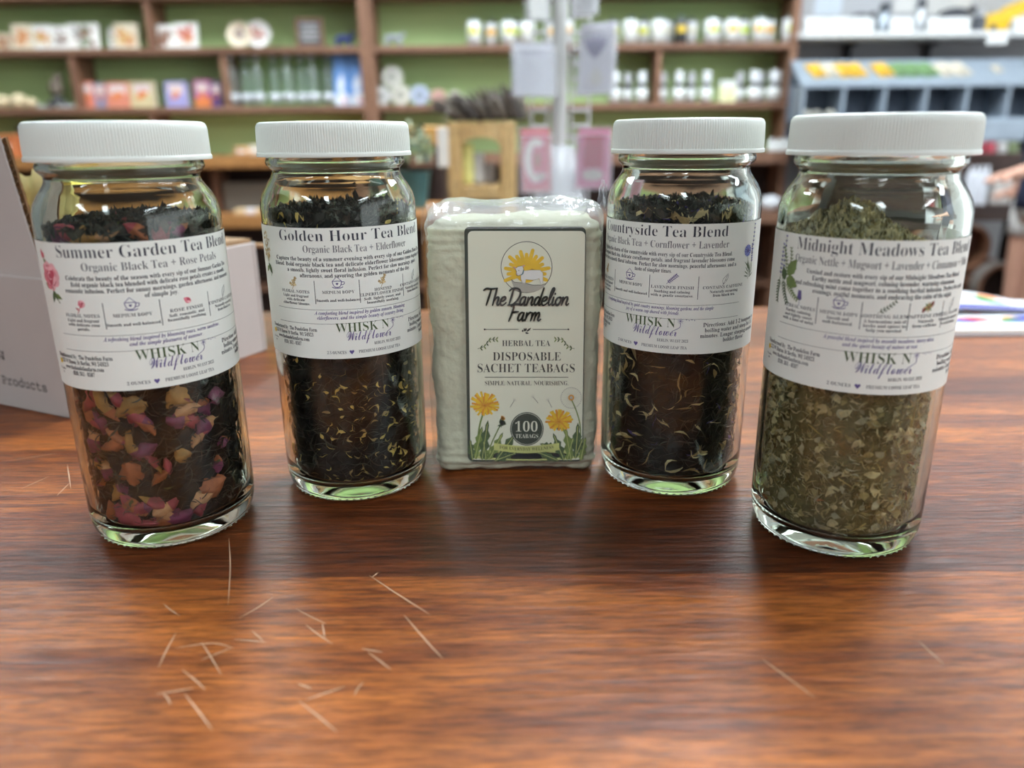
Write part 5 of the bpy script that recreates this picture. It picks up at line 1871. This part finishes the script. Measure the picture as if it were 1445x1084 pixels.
# posters behind the white shelf
for i, (u0, u1, v0, v1) in enumerate(((1150, 1188, -20, 22), (1262, 1290, -20, 18), (1306, 1370, -25, 20))):
    x0, x1 = xat(u0, 0, WY), xat(u1, 0, WY)
    o = MB().box(x0, x1, WY - .006, WY - .001, max(zat(v1, WY, u0), ZW + .01), zat(v0, WY, u0)).build('wall_poster', mat('poster paper %d' % i, ((186, 194, 202), (196, 194, 190), (190, 188, 184))[i], .6, .05, 9))
    tag(o, ('pale blue', 'narrow white', 'wide white')[i] + ' paper poster on the wall above the white shelf', 'poster')

# metal seed bins
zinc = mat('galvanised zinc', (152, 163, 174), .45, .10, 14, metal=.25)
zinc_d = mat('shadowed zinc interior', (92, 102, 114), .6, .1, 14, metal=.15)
YB = 3.33
bx0, bx1 = xat(1131, 115, YB), xat(1560, 115, YB)
zt, zb_, zl, zl2 = zat(117, YB, 1290), zat(168, YB, 1290), zat(172, YB, 1290), zat(200, YB, 1290)
bn = thing('seed_bin_unit', 'grey galvanised metal bin unit with sloping top and open square bins', 'bins', (bx0, YB, zl2))
wB = bx1 - bx0
ztb = zat(84, YB + .15, 1290)
MB().prism([(0, zt - zl2), (0, zt - zl2 - .014), (.15, ztb - zl2 - .014), (.15, ztb - zl2)], 0, -wB, 0, Matrix.Rotation(PI / 2, 4, 'Z')).build('sloping_top', zinc, bn)
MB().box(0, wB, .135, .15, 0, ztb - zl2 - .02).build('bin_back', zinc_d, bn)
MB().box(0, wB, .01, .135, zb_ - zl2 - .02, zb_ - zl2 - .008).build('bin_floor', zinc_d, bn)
MB().box(0, wB, 0, .012, 0, zb_ - zl2 + .004, 0, .002).build('front_lip', zinc, bn)
for u in (1134, 1191, 1249, 1307, 1365, 1424, 1483, 1541):
    x = xat(u, 140, YB) - bx0
    MB().prism([(.004, zb_ - zl2), (.004, zt - zl2 - .012), (.135, zt - zl2 - .0), (.135, zb_ - zl2)], -x - .006, -x + .006, 0, Matrix.Rotation(PI / 2, 4, 'Z')).build('bin_divider', zinc, bn)
MB().box(0, wB, -.06, -.001, 0, zl - zl2 + .004, 0, .004).build('lower_lip', zinc, bn)
for i in range(3):
    o = MB().ball((0, 0, .024), (.026, .024, .024), 0, 14, 8).build('seed_bag', mat('pale seed bag', (176, 172, 160), .8, .15, 40), None, (bx0 + .045 + .053 * i, YB + .05 + .02 * (i % 2), zb_ - .007), smooth='all')
    tag(o, ('left', 'middle', 'right')[i] + ' pale seed bag in the leftmost metal bin', 'bag', 'seed bags in the metal bin')
PK = [(1153, 'y'), (1171, 'w'), (1190, 'y'), (1208, 'y'), (1245, 'y'), (1270, 'g'), (1288, 'g'), (1308, 'g'), (1333, 'w'), (1354, 'w'), (1407, 'w')]
pcol = {'y': (220, 172, 52), 'w': (206, 196, 176), 'g': (112, 146, 96)}
pnm = {'y': 'yellow', 'w': 'pale', 'g': 'green'}
sl = math.atan2(ztb - zt, .15)
for i, (u, kd) in enumerate(PK):
    fr = .50
    p3 = Vector((xat(u, 98, YB + .07), YB + .15 * fr, zt + (ztb - zt) * fr))
    t = thing('seed_packet', ORD[i] + ' seed packet from the left on the sloping metal top, ' + pnm[kd], 'packet', p3, 0, 'seed packets on the metal bins')
    M = Matrix.Translation((0, 0, .002)) @ Matrix.Rotation(sl, 4, 'X') @ Matrix.Rotation(.25, 4, 'Z')
    s_ = 1 if i != 10 else .5
    MB().box(-.032 * s_, .032 * s_, -.048 * s_, .048 * s_, 0, .008, 0, .002, M).build('packet_body', mat('packet ' + kd, pcol[kd], .5, .08, 30), t)
    MB().box(-.018 * s_, .018 * s_, -.045 * s_, .0, .008, .0086, 0, 0, M).build('packet_picture', mat('packet print ' + kd, tuple(int(q * .8) for q in pcol[kd]), .5, .15, 40), t)

# side cupboard below: board, jars, tins, barrels
st = thing('barrel_stand', 'dark wooden stand carrying white jars and barrels at the right edge', 'stand', (xat(1128, 300, 3.47), 3.05, TABLE_Z))
sx1 = xat(1570, 300, 3.05) - xat(1128, 300, 3.47)
zs1, zs2 = zat(216, 3.05, 1400), zat(288, 3.05, 1400)
zs0 = zl2 - .0005
dkw = wood_mat('dark stand wood', (48, 36, 34), (70, 52, 46), (92, 70, 60), 'x', .6, .5)
MB().box(0, sx1, -.02, .42, zs1 - .075 - TABLE_Z, zs1 - TABLE_Z, 0, .003).build('stand_board', dkw, st)
MB().box(0, sx1, -.05, .42, zs2 - .06 - TABLE_Z, zs2 - TABLE_Z, 0, .003).build('stand_board', dkw, st)
for x in (0, .9, sx1 - .05):
    MB().box(x, x + .05, .02, .40, 0, zs2 - .06 - TABLE_Z).build('stand_post', dkw, st)
    MB().box(x, x + .05, .30, .40, zs2 - TABLE_Z, zs1 - .075 - TABLE_Z).build('stand_post', dkw, st)
    MB().box(x, x + .05, .10, .40, zs1 - TABLE_Z, zs0 - TABLE_Z).build('stand_post', dkw, st)
for i, (u, col) in enumerate(((1380, (176, 70, 84)), (1396, (186, 78, 90)), (1412, (190, 188, 184)), (1428, (116, 128, 92)))):
    r = 7 * 3.05 / F
    hh = zat(201, 3.05, 1400) - zs1
    o = MB().lathe([(0, 0), (r, 0), (r, hh * .8), (r * .7, hh * .9), (r * .7, hh), (0, hh)], 14).build('spice_jar', mat('spice %d' % i, col, .5, .15), None, (xat(u, 214, 3.05), 3.05, zs1 + .001), smooth=.7)
    tag(o, ('first red', 'second red', 'pale', 'olive green')[i] + ' small jar from the left below the metal bins beside the right jar lid', 'jar', 'small jars below the metal bins')
r = 3.6 * 3.02 / F
for i, u in enumerate((1367, 1375, 1383, 1391)):
    hh = zat(234, 3.02, 1400) - zs2
    o = MB().lathe([(0, 0), (r, 0), (r, hh * .82), (r * .6, hh * .9), (r * .6, hh), (0, hh)], 14).build('candle_tube', mat('white candle tube', (226, 228, 234), .35, .03), None, (xat(u, 270, 3.02), 3.03, zs2 + .001), smooth=.7)
    tag(o, ORD[i] + ' white tube from the left on the dark stand right of the right jar', 'tube', 'white tubes on the dark stand')
low_box(1398, 1424, 262, 287, 3.03, (214, 208, 202), 'paper_box', 'white paper box on the dark stand under the person\'s hand', 'box', base=zs2)


def barrel(u, v, rpx, Y, label, inner):
    c = at(u, v, Y)
    r = rpx * Y / F
    t = thing('wooden_barrel', label, 'barrel', (c.x, Y, c.z), 0, 'barrels lying on the stand floor')
    M = Matrix.Rotation(PI / 2, 4, 'X')
    MB().lathe([(r * .86, 0), (r, 0), (r * 1.08, -.12), (r * 1.1, -.2), (r * 1.0, -.38), (0, -.38), (0, -.36), (r * .9, -.36), (r * .96, -.12)], 32, M=M, closed=True).build('barrel_staves', wood_mat('barrel wood ' + label[:8], (86, 56, 42), (120, 82, 60), (150, 106, 78), 'y', .8, .6), t, smooth=.6)
    MB().lathe([(r * 1.005, -.002), (r * 1.03, -.002), (r * 1.075, -.05), (r * 1.05, -.05)], 32, M=M, closed=True).build('barrel_hoop', mat('grey barrel hoop', (128, 122, 116), .5, .1, metal=.5), t, smooth=.6)
    MB().lathe([(0, -.10), (r * .93, -.10), (r * .93, -.12), (0, -.12)], 28, M=M).build('barrel_filling', mat('fill ' + inner, {'rust': (120, 80, 66), 'dark': (78, 62, 56), 'tan': (168, 124, 92)}[inner], .8, .2, 20), t)


barrel(1366, 350, 32, 2.86, 'round wooden barrel directly right of the right jar with rusty contents', 'rust')
barrel(1412, 405, 32, 2.80, 'dark open barrel in front, above the coloured booklet', 'dark')
barrel(1345, 420, 30, 2.86, 'lower wooden barrel half hidden by the right jar', 'tan')

# ------------------------------------------------------------------ card rack on the floor behind the counter
RX, RY = at(789, 200, 1.55).x, 1.55
wire = mat('white coated wire', (222, 222, 222), .4, .02)
rk = thing('card_rack', 'white revolving card rack on a pole behind the teabag package', 'rack', (RX, RY, TABLE_Z))
zr = lambda v: at(789, v, RY).z - TABLE_Z
MB().lathe([(0, .0), (.24, 0), (.24, .02), (.05, .04), (0.0142, .06), (.0142, zr(-40)), (0, zr(-40))], 28).build('rack_pole', mat('pale grey tube', (212, 212, 208), .35, .03), rk, smooth=.6)
MB().lathe([(.0145, zr(205)), (.03, zr(206)), (.052, zr(290)), (.075, zr(430)), (.070, zr(430)), (.048, zr(290)), (.026, zr(210))], 24, closed=True).build('rack_skirt', film_mat('grey clear skirt', .35, rough=.2, bump=.1), rk, smooth='all')
pock = film_mat('clear card pocket', .18, rough=.1, bump=.15, scale=30)
# each pocket: pixel box, turn, card
POC = [(726, 781, 62, 134, .30, None), (819, 862, 33, 131, -.42, 'violet'), (736, 777, 182, 270, .28, 'wreath'), (815, 858, 182, 265, -.35, 'pink'), (746, 770, -30, 26, .5, 'plain'), (812, 838, -30, 18, -.5, 'plain2')]
cardm = {'violet': (236, 236, 246), 'wreath': (204, 118, 118), 'pink': (236, 150, 184), 'plain': (214, 214, 204), 'plain2': (226, 226, 228), None: (196, 198, 208)}
RL = {'violet': 'white card with violet flower sketch in the upper right pocket of the rack', 'wreath': 'red card with white wreath in the lower left pocket of the rack', 'pink': 'bright pink card in the lower right pocket of the rack',
      'plain': 'cream card at the top left of the rack', 'plain2': 'white card at the top right of the rack', None: 'pale grey card back in the upper left pocket of the rack'}
for u0, u1, v0, v1, rot, kd in POC:
    Yp = RY - .05
    c = at((u0 + u1) / 2, v1, Yp)
    w_ = (u1 - u0) * Yp / F / 2 / math.cos(rot) * .96
    h = at((u0 + u1) / 2, v0, Yp).z - c.z
    M = Matrix.Translation((c.x - RX, c.y - RY, c.z - TABLE_Z)) @ Matrix.Rotation(rot, 4, 'Z') @ Matrix.Rotation(-.06, 4, 'X')
    b = MB()
    b.box(-w_ - .003, w_ + .003, -.012, -.011, -.004, h * .86, 0, 0, M).box(-w_ - .003, w_ + .003, .008, .009, -.004, h * 1.05, 0, 0, M).box(-w_ - .003, w_ + .003, -.011, .008, -.004, -.003, 0, 0, M)
    for a in (-1, 1):
        b.box(a * (w_ + .0025) - .0005, a * (w_ + .0025) + .0005, -.011, .008, -.003, h * .86, 0, 0, M)
    b.build('card_pocket', pock, rk)
    MB().tube([M @ Vector((-w_ - .003, -.012, h * .9)), M @ Vector((w_ + .003, -.012, h * .9))], .0016, 6).tube([M @ Vector((0, .009, h * .9)), Vector((0, 0, (M @ Vector((0, .009, h * .9))).z))], .0018, 6).build('pocket_wire', wire, rk)
    t = thing('greeting_card', RL[kd], 'card', (c.x, c.y, c.z), rot, 'greeting cards in the rack')
    M2 = Matrix.Rotation(-.06, 4, 'X')
    cb = mat('greeting card %s' % kd, cardm[kd], .5, .06, 30)
    MB().box(-w_, w_, -.004, .001, 0, h, 0, 0, M2).build('card_paper', cb, t)
    p = Print(lambda x, z, l: tuple(M2 @ Vector((x, -.004 - .0003 * l, z))))
    if kd == 'wreath':
        p.poly([(-w_ * .86, h * .05), (w_ * .86, h * .05), (w_ * .86, h * .95), (-w_ * .86, h * .95)], 0, .5)
        p.line([(w_ * .58 * math.cos(a), h * .5 + h * .30 * math.sin(a)) for a in [.9 + 4.6 * q / 30 for q in range(31)]], w_ * .48, 1, 1)
        p.line([(w_ * .1, h * .22), (w_ * .7, h * .26)], w_ * .3, 1, 1)
        p.disc(w_ * .1, h * .5, w_ * .2, 3, 1, 12, h * .12)
    elif kd == 'pink':
        p.poly([(-w_ * .6, h * .35), (w_ * .6, h * .35), (w_ * .6, h * .92), (-w_ * .6, h * .92)], 0, .5)
        p.disc(0, h * .22, w_ * .7, 1, .7, 16, h * .1)
    elif kd == 'violet':
        for j in range(5):
            p.leaf(-w_ * .1, h * .5, h * .4, w_ * .3, 1 + .28 * j, 2)
        p.leaf(w_ * .05, h * .08, h * .3, w_ * .8, 1.6, 1)
    else:
        p.line([(-w_ * .6, h * .8), (w_ * .6, h * .8)], h * .02, 2)
    p.mb.build('card_print', [mat('print rose red', (206, 92, 116), .5, .1), mat('print soft white', (232, 230, 224), .5, .03), mat('print sage violet', (150, 148, 186), .5, .1), mat('print brown', (160, 110, 80), .5, .1)], t)
lad = MB()
for (u0, u1) in ((750, 772), (806, 831)):
    for u in (u0, u1):
        lad.tube([(at(u, 160, RY).x - RX, 0, zr(-40)), (at(u, 160, RY).x - RX, 0, zr(292))], .0022, 6)
    for j in range(14):
        z_ = zr(-20 + 22 * j)
        lad.tube([(at(u0, 160, RY).x - RX, 0, z_), (at(u1, 160, RY).x - RX, 0, z_)], .0032, 6)
for j in range(5):
    z_ = zr(-10 + 68 * j)
    lad.tube([(at(746, 160, RY).x - RX, 0, z_), (at(834, 160, RY).x - RX, 0, z_)], .002, 6)
lad.build('wire_ladder', wire, rk)

# ------------------------------------------------------------------ honey wooden stand, stalk bundle, tag, plant
YS = 1.95
hw = wood_mat('honey display wood', (196, 154, 98), (218, 180, 122), (232, 200, 148), 'z', .7, .5)
hx = [at(u, 230, YS).x for u in (631, 651, 706, 728)]
zz = [zat(v, YS, 680) for v in (172, 200, 262, 282)]
ws = thing('display_stand', 'honey coloured wooden stand with arched opening behind the teabag package', 'stand', ((hx[0] + hx[3]) / 2, YS, TABLE_Z))
cxm = (hx[0] + hx[3]) / 2
zo = TABLE_Z
MB().box(hx[0] - cxm, hx[1] - cxm, 0, .13, 0, zz[0] - zo, 0, .004).build('side_panel', hw, ws)
MB().box(hx[2] - cxm, hx[3] - cxm, 0, .13, 0, zz[0] - zo, 0, .004).build('side_panel', hw, ws)
ar = [(hx[1] - cxm, zz[0] - zo), (hx[1] - cxm, zz[1] - zo - .012)]
n = 10
for i in range(n + 1):
    a = PI - PI * i / n
    ar.append(((hx[1] + hx[2]) / 2 - cxm + (hx[2] - hx[1]) / 2 * math.cos(a), zz[1] - zo - .012 + .022 * math.sin(a)))
ar += [(hx[2] - cxm, zz[0] - zo)]
MB().prism(ar, 0, .02).build('arch_rail', hw, ws)
MB().box(hx[1] - cxm, hx[2] - cxm, 0, .13, zz[3] - zo, zz[2] - zo, 0, .003).build('stand_shelf', hw, ws)
for i, (u, col, hh, nm) in enumerate(((661, (238, 234, 150), .10, 'pale yellow packet'), (676, (214, 214, 214), .075, 'white packet'), (692, (170, 166, 166), .05, 'low grey packet'))):
    x = at(u, 255, YS + .045).x
    o = MB().box(-.014, .014, 0, .03, 0, hh, 0, .006).build('gift_packet', mat('gift ' + nm, col, .5, .08, 40), None, (x, YS + .03 + .012 * i, zz[2] + .001))
    tag(o, nm + ' standing inside the arched wooden stand', 'packet')
sb = MB()
rn = random.Random(9)
for i in range(260):
    tt = rn.random()
    x1_ = at(640 + 106 * tt, 170, YS).x
    y1_ = YS + rn.uniform(.0, .12)
    z1_ = zz[0] + .004 + rn.uniform(0, .012)
    dx = -.065 * (1 - .75 * tt) * rn.uniform(.7, 1.15)
    top = zat(114 + 24 * (1 - tt) ** 1.5 + rn.uniform(0, 22), YS, 680)
    sb.tube([(x1_, y1_, z1_), (x1_ + dx * .6, y1_, (z1_ + top) / 2 + .01), (x1_ + dx, y1_ + rn.uniform(-.02, .02), top)], [rn.uniform(.002, .0045), .0035, .0012], 5, rn.choice((0, 0, 1, 2)))
o = sb.build('dried_stalk_bundle', [mat('dark stalk', (66, 58, 54), .8, .2), mat('brown stalk', (104, 90, 76), .8, .2), mat('grey stalk', (128, 120, 110), .8, .2)])
tag(o, 'spray of dark dried stalks lying on the wooden stand', 'dried stalks', None, 'stuff')
tg = thing('hanging_tag', 'white card tag hanging on the left side of the wooden stand', 'tag', (at(624, 180, YS - .02).x, YS - .02, zat(236, YS - .02, 624)))
hh = zat(180, YS - .02, 624) - zat(236, YS - .02, 624)
MB().box(-.013, .013, -.003, 0, 0, hh, 0, .001).build('tag_card', white_c, tg)
MB().tube([(0, -.001, hh - .004), (.010, .012, hh + .03), (.018, .03, hh + .045)], .0012, 6).build('tag_string', mat('tag string', (190, 180, 160), .8, .1), tg)
# low table with plant
YPt = 1.72
lt = thing('side_table', 'honey wooden side table holding the leafy plant left of the stand', 'table', (at(588, 200, YPt).x, YPt, TABLE_Z))
zt1 = zat(292, YPt, 590) - TABLE_Z
MB().box(-.16, .055, -.14, .14, zt1 - .03, zt1, 0, .004).build('table_top', ledge_w, lt)
for a in (-.14, .035):
    for b in (-.12, .12):
        MB().box(a - .015, a + .015, b - .015, b + .015, 0, zt1 - .03).build('leg', ledge_w, lt)
sg = thing('wooden_crate', 'orange-yellow wooden crate seen left of the hanging tag', 'crate', (at(596, 190, 2.25).x, 2.25, TABLE_Z))
zc = zat(178, 2.25, 600) - TABLE_Z
zc0 = zat(206, 2.25, 600) - TABLE_Z
MB().box(-.10, .052, 0, .3, zc0, zc, 0, .004).build('crate_top', mat('orange crate wood', (212, 158, 82), .5, .1, 8), sg)
for a in (-.09, .042):
    MB().box(a - .012, a + .012, 0, .3, 0, zc0).build('crate_side', dkw, sg)
pl = thing('leafy_plant', 'grey-green leafy plant in a teal pot between the second jar and the package', 'plant', (at(588, 290, YPt).x - .01, YPt - .02, zt1 + TABLE_Z + .001))
MB().lathe([(0, 0), (.034, 0), (.044, .07), (.046, .075), (.040, .075), (.030, .01), (0, .01)], 20).build('plant_pot', mat('teal glazed pot', (66, 104, 104), .3, .15, 20), pl, smooth=.7)
pf = MB()
rn = random.Random(12)
for i in range(240):
    a, ph = rn.uniform(0, 6.28), math.acos(rn.uniform(-.5, 1))
    r = .055 * rn.uniform(.55, 1)
    c = Vector((r * math.sin(ph) * math.cos(a), r * math.sin(ph) * math.sin(a), .115 + r * 1.0 * math.cos(ph)))
    d = Vector((rn.uniform(-1, 1), rn.uniform(-1, 1), rn.uniform(-.3, 1))).normalized()
    e = d.cross(Vector((rn.uniform(-1, 1), rn.uniform(-1, 1), 1))).normalized()
    l, w2 = .018, .006
    pf.add([c, c + d * l * .5 + e * w2, c + d * l, c + d * l * .5 - e * w2], [(0, 1, 2, 3)], rn.choice((0, 0, 1, 2)))
pf.build('foliage', [mat('grey-green leaf', (146, 156, 122), .6, .2), mat('deep teal leaf', (60, 88, 82), .6, .2), mat('pale leaf', (178, 184, 150), .6, .15)], pl)


# ------------------------------------------------------------------ person at the right edge
def person():
    Y = 2.72
    k = Y / F
    P = lambda u, v, dy=0: at(u, v, Y + dy) + Vector((0, 0, 0))
    hip = P(1478, 284)
    x0 = hip.x
    t = thing('person', 'person in navy top and white shorts reaching to the left at the right edge', 'person', (x0, Y, TABLE_Z))
    base = Vector((x0, Y, TABLE_Z))
    J = {}

    def j(n, p, r):
        J[n] = (Vector(p) - base, r)
    j('pelvis', (x0, Y, hip.z), .085)
    j('waist', (x0 + .005, Y, hip.z + .10), .075)
    j('chest', (x0, Y, hip.z + .22), .085)
    j('neck', (x0 - .01, Y, hip.z + .30), .032)
    j('head', (x0 - .02, Y, hip.z + .37), .058)
    j('crown', (x0 - .02, Y, hip.z + .45), .05)
    j('sl', (x0 - .03, Y - .09, hip.z + .26), .036)
    j('el', (x0 - .07, Y - .13, hip.z + .14), .028)
    hand = P(1424, 248, -.17)
    j('wl', hand, .019)
    j('sr', (x0 + .03, Y + .09, hip.z + .26), .036)
    j('er', (x0 + .05, Y + .14, hip.z + .12), .028)
    j('wr', (x0 - .02, Y + .16, hip.z + .02), .019)
    for s_, y in (('l', -.06), ('r', .06)):
        j('h' + s_, (x0, Y + y, hip.z - .03), .07)
        j('k' + s_, (x0 - .01, Y + y, hip.z - .5 * (hip.z - TABLE_Z)), .043)
        j('a' + s_, (x0 + .01, Y + y, TABLE_Z + .05), .030)
        j('t' + s_, (x0 - .09, Y + y, TABLE_Z + .022), .022)
    E_ = [('pelvis', 'waist'), ('waist', 'chest'), ('chest', 'neck'), ('neck', 'head'), ('head', 'crown'), ('chest', 'sl'), ('sl', 'el'), ('el', 'wl'), ('chest', 'sr'), ('sr', 'er'), ('er', 'wr'),
          ('pelvis', 'hl'), ('hl', 'kl'), ('kl', 'al'), ('al', 'tl'), ('pelvis', 'hr'), ('hr', 'kr'), ('kr', 'ar'), ('ar', 'tr')]
    # fingers on both hands
    for w_, sg_ in (('wl', -1), ('wr', -1)):
        c = J[w_][0]
        pm = c + Vector((-.030, 0, -.004))
        j('p' + w_, pm + base, .015)
        E_.append((w_, 'p' + w_))
        for i in range(4):
            q = pm + Vector((-.020 - .004 * (i in (1, 2)), (i - 1.5) * .011, -.004))
            q2 = q + Vector((-.016, (i - 1.5) * .002, -.014))
            j('f%s%d' % (w_, i), q + base, .0062)
            j('g%s%d' % (w_, i), q2 + base, .0052)
            E_ += [('p' + w_, 'f%s%d' % (w_, i)), ('f%s%d' % (w_, i), 'g%s%d' % (w_, i))]
        th = c + Vector((-.016, -.022, -.008))
        j('u' + w_, th + base, .0065)
        j('v' + w_, th + base + Vector((-.018, -.006, -.012)), .0055)
        E_ += [(w_, 'u' + w_), ('u' + w_, 'v' + w_)]
    ns = list(J)
    me = bpy.data.meshes.new('body')
    me.from_pydata([J[n][0] for n in ns], [(ns.index(a), ns.index(b)) for a, b in E_], [])
    o = bpy.data.objects.new('body', me)
    C.objects.link(o)
    o.parent = t
    o.modifiers.new('skin', 'SKIN')
    sv = me.skin_vertices[0].data
    for i, n_ in enumerate(ns):
        r = J[n_][1]
        sv[i].radius = (r, r)
        sv[i].use_root = n_ == 'pelvis'
    o.modifiers.new('sub', 'SUBSURF').levels = 2
    o.modifiers['sub'].render_levels = 2
    me.materials.append(mat('skin', (198, 150, 128), .55, .05, 30))

    def tube_cloth(name, pts, rs, m_):
        b = MB().tube([J[n][0] if isinstance(n, str) else n for n in pts], rs, 18)
        b.build(name, m_, t, smooth='all')
    navy = mat('navy cloth', (40, 46, 72), .85, .12, 60)
    sh = MB()
    ch = J['chest'][0]
    sh.lathe([(.098, -.06), (.094, .0), (.092, .08), (.100, .16), (.098, .20), (.075, .245), (.042, .262)], 24, c=(J['pelvis'][0].x, 0, J['pelvis'][0].z + .035))
    for s_ in ('l', 'r'):
        sh.tube([J['s' + s_][0] * .7 + ch * .3, J['s' + s_][0], J['e' + s_][0], J['e' + s_][0] * .75 + J['w' + s_][0] * .25], [.05, .052, .042, .036], 14)
    sh.build('navy_top', navy, t, smooth='all')
    so = MB()
    so.lathe([(.088, -.05), (.090, .02), (.088, .06)], 24, c=(J['pelvis'][0].x, 0, J['pelvis'][0].z))
    for s_ in ('l', 'r'):
        so.tube([J['h' + s_][0] + Vector((0, 0, .03)), J['h' + s_][0] + Vector((0, 0, -.04)), J['h' + s_][0] + Vector((0, 0, -.09))], [.070, .070, .072], 16)
    so.build('white_shorts', mat('white shorts cloth', (222, 218, 216), .85, .04, 60), t, smooth='all')
    hd = J['head'][0]
    hr = MB()
    hr.ball((hd.x + .018, 0, hd.z + .035), (.068, .070, .072), 0, 20, 14)
    hr.tube([(hd.x + .045, 0, hd.z + .02), (hd.x + .055, 0, hd.z - .08), (hd.x + .05, 0, hd.z - .17)], [.05, .052, .02], 14)
    for sg_ in (-1, 1):
        hr.tube([(hd.x + .0, sg_ * .058, hd.z + .03), (hd.x + .01, sg_ * .062, hd.z - .06), (hd.x + .0, sg_ * .055, hd.z - .13)], [.02, .022, .008], 10)
    hr.build('long_hair', mat('light brown hair', (150, 116, 88), .6, .2, 90, stretch=(1, 1, .1)), t, smooth='all')
    fc = MB()
    for sg_ in (-1, 1):
        fc.ball((hd.x - .054, sg_ * .022, hd.z + .03), (.006, .008, .006), 0, 8, 6)
    fc.build('eyes', mat('dark eye', (40, 34, 30), .3, .1), t)
    MB().ball((hd.x - .062, 0, hd.z + .008), (.012, .009, .014), 0, 10, 8).build('nose', mat('skin', (198, 150, 128)), t, smooth='all')
    MB().ball((hd.x - .054, 0, hd.z - .022), (.006, .018, .005), 0, 10, 6).build('mouth', mat('lips', (170, 96, 92), .5, .1), t, smooth='all')
    shoe = mat('grey shoe', (120, 120, 122), .7, .1)
    for s_ in ('l', 'r'):
        a, b = J['a' + s_][0], J['t' + s_][0]
        MB().ball(((a.x + b.x) / 2 - .01, a.y, .032), (.085, .036, .030), 0, 14, 8).build('shoe', shoe, t, smooth='all')


person()
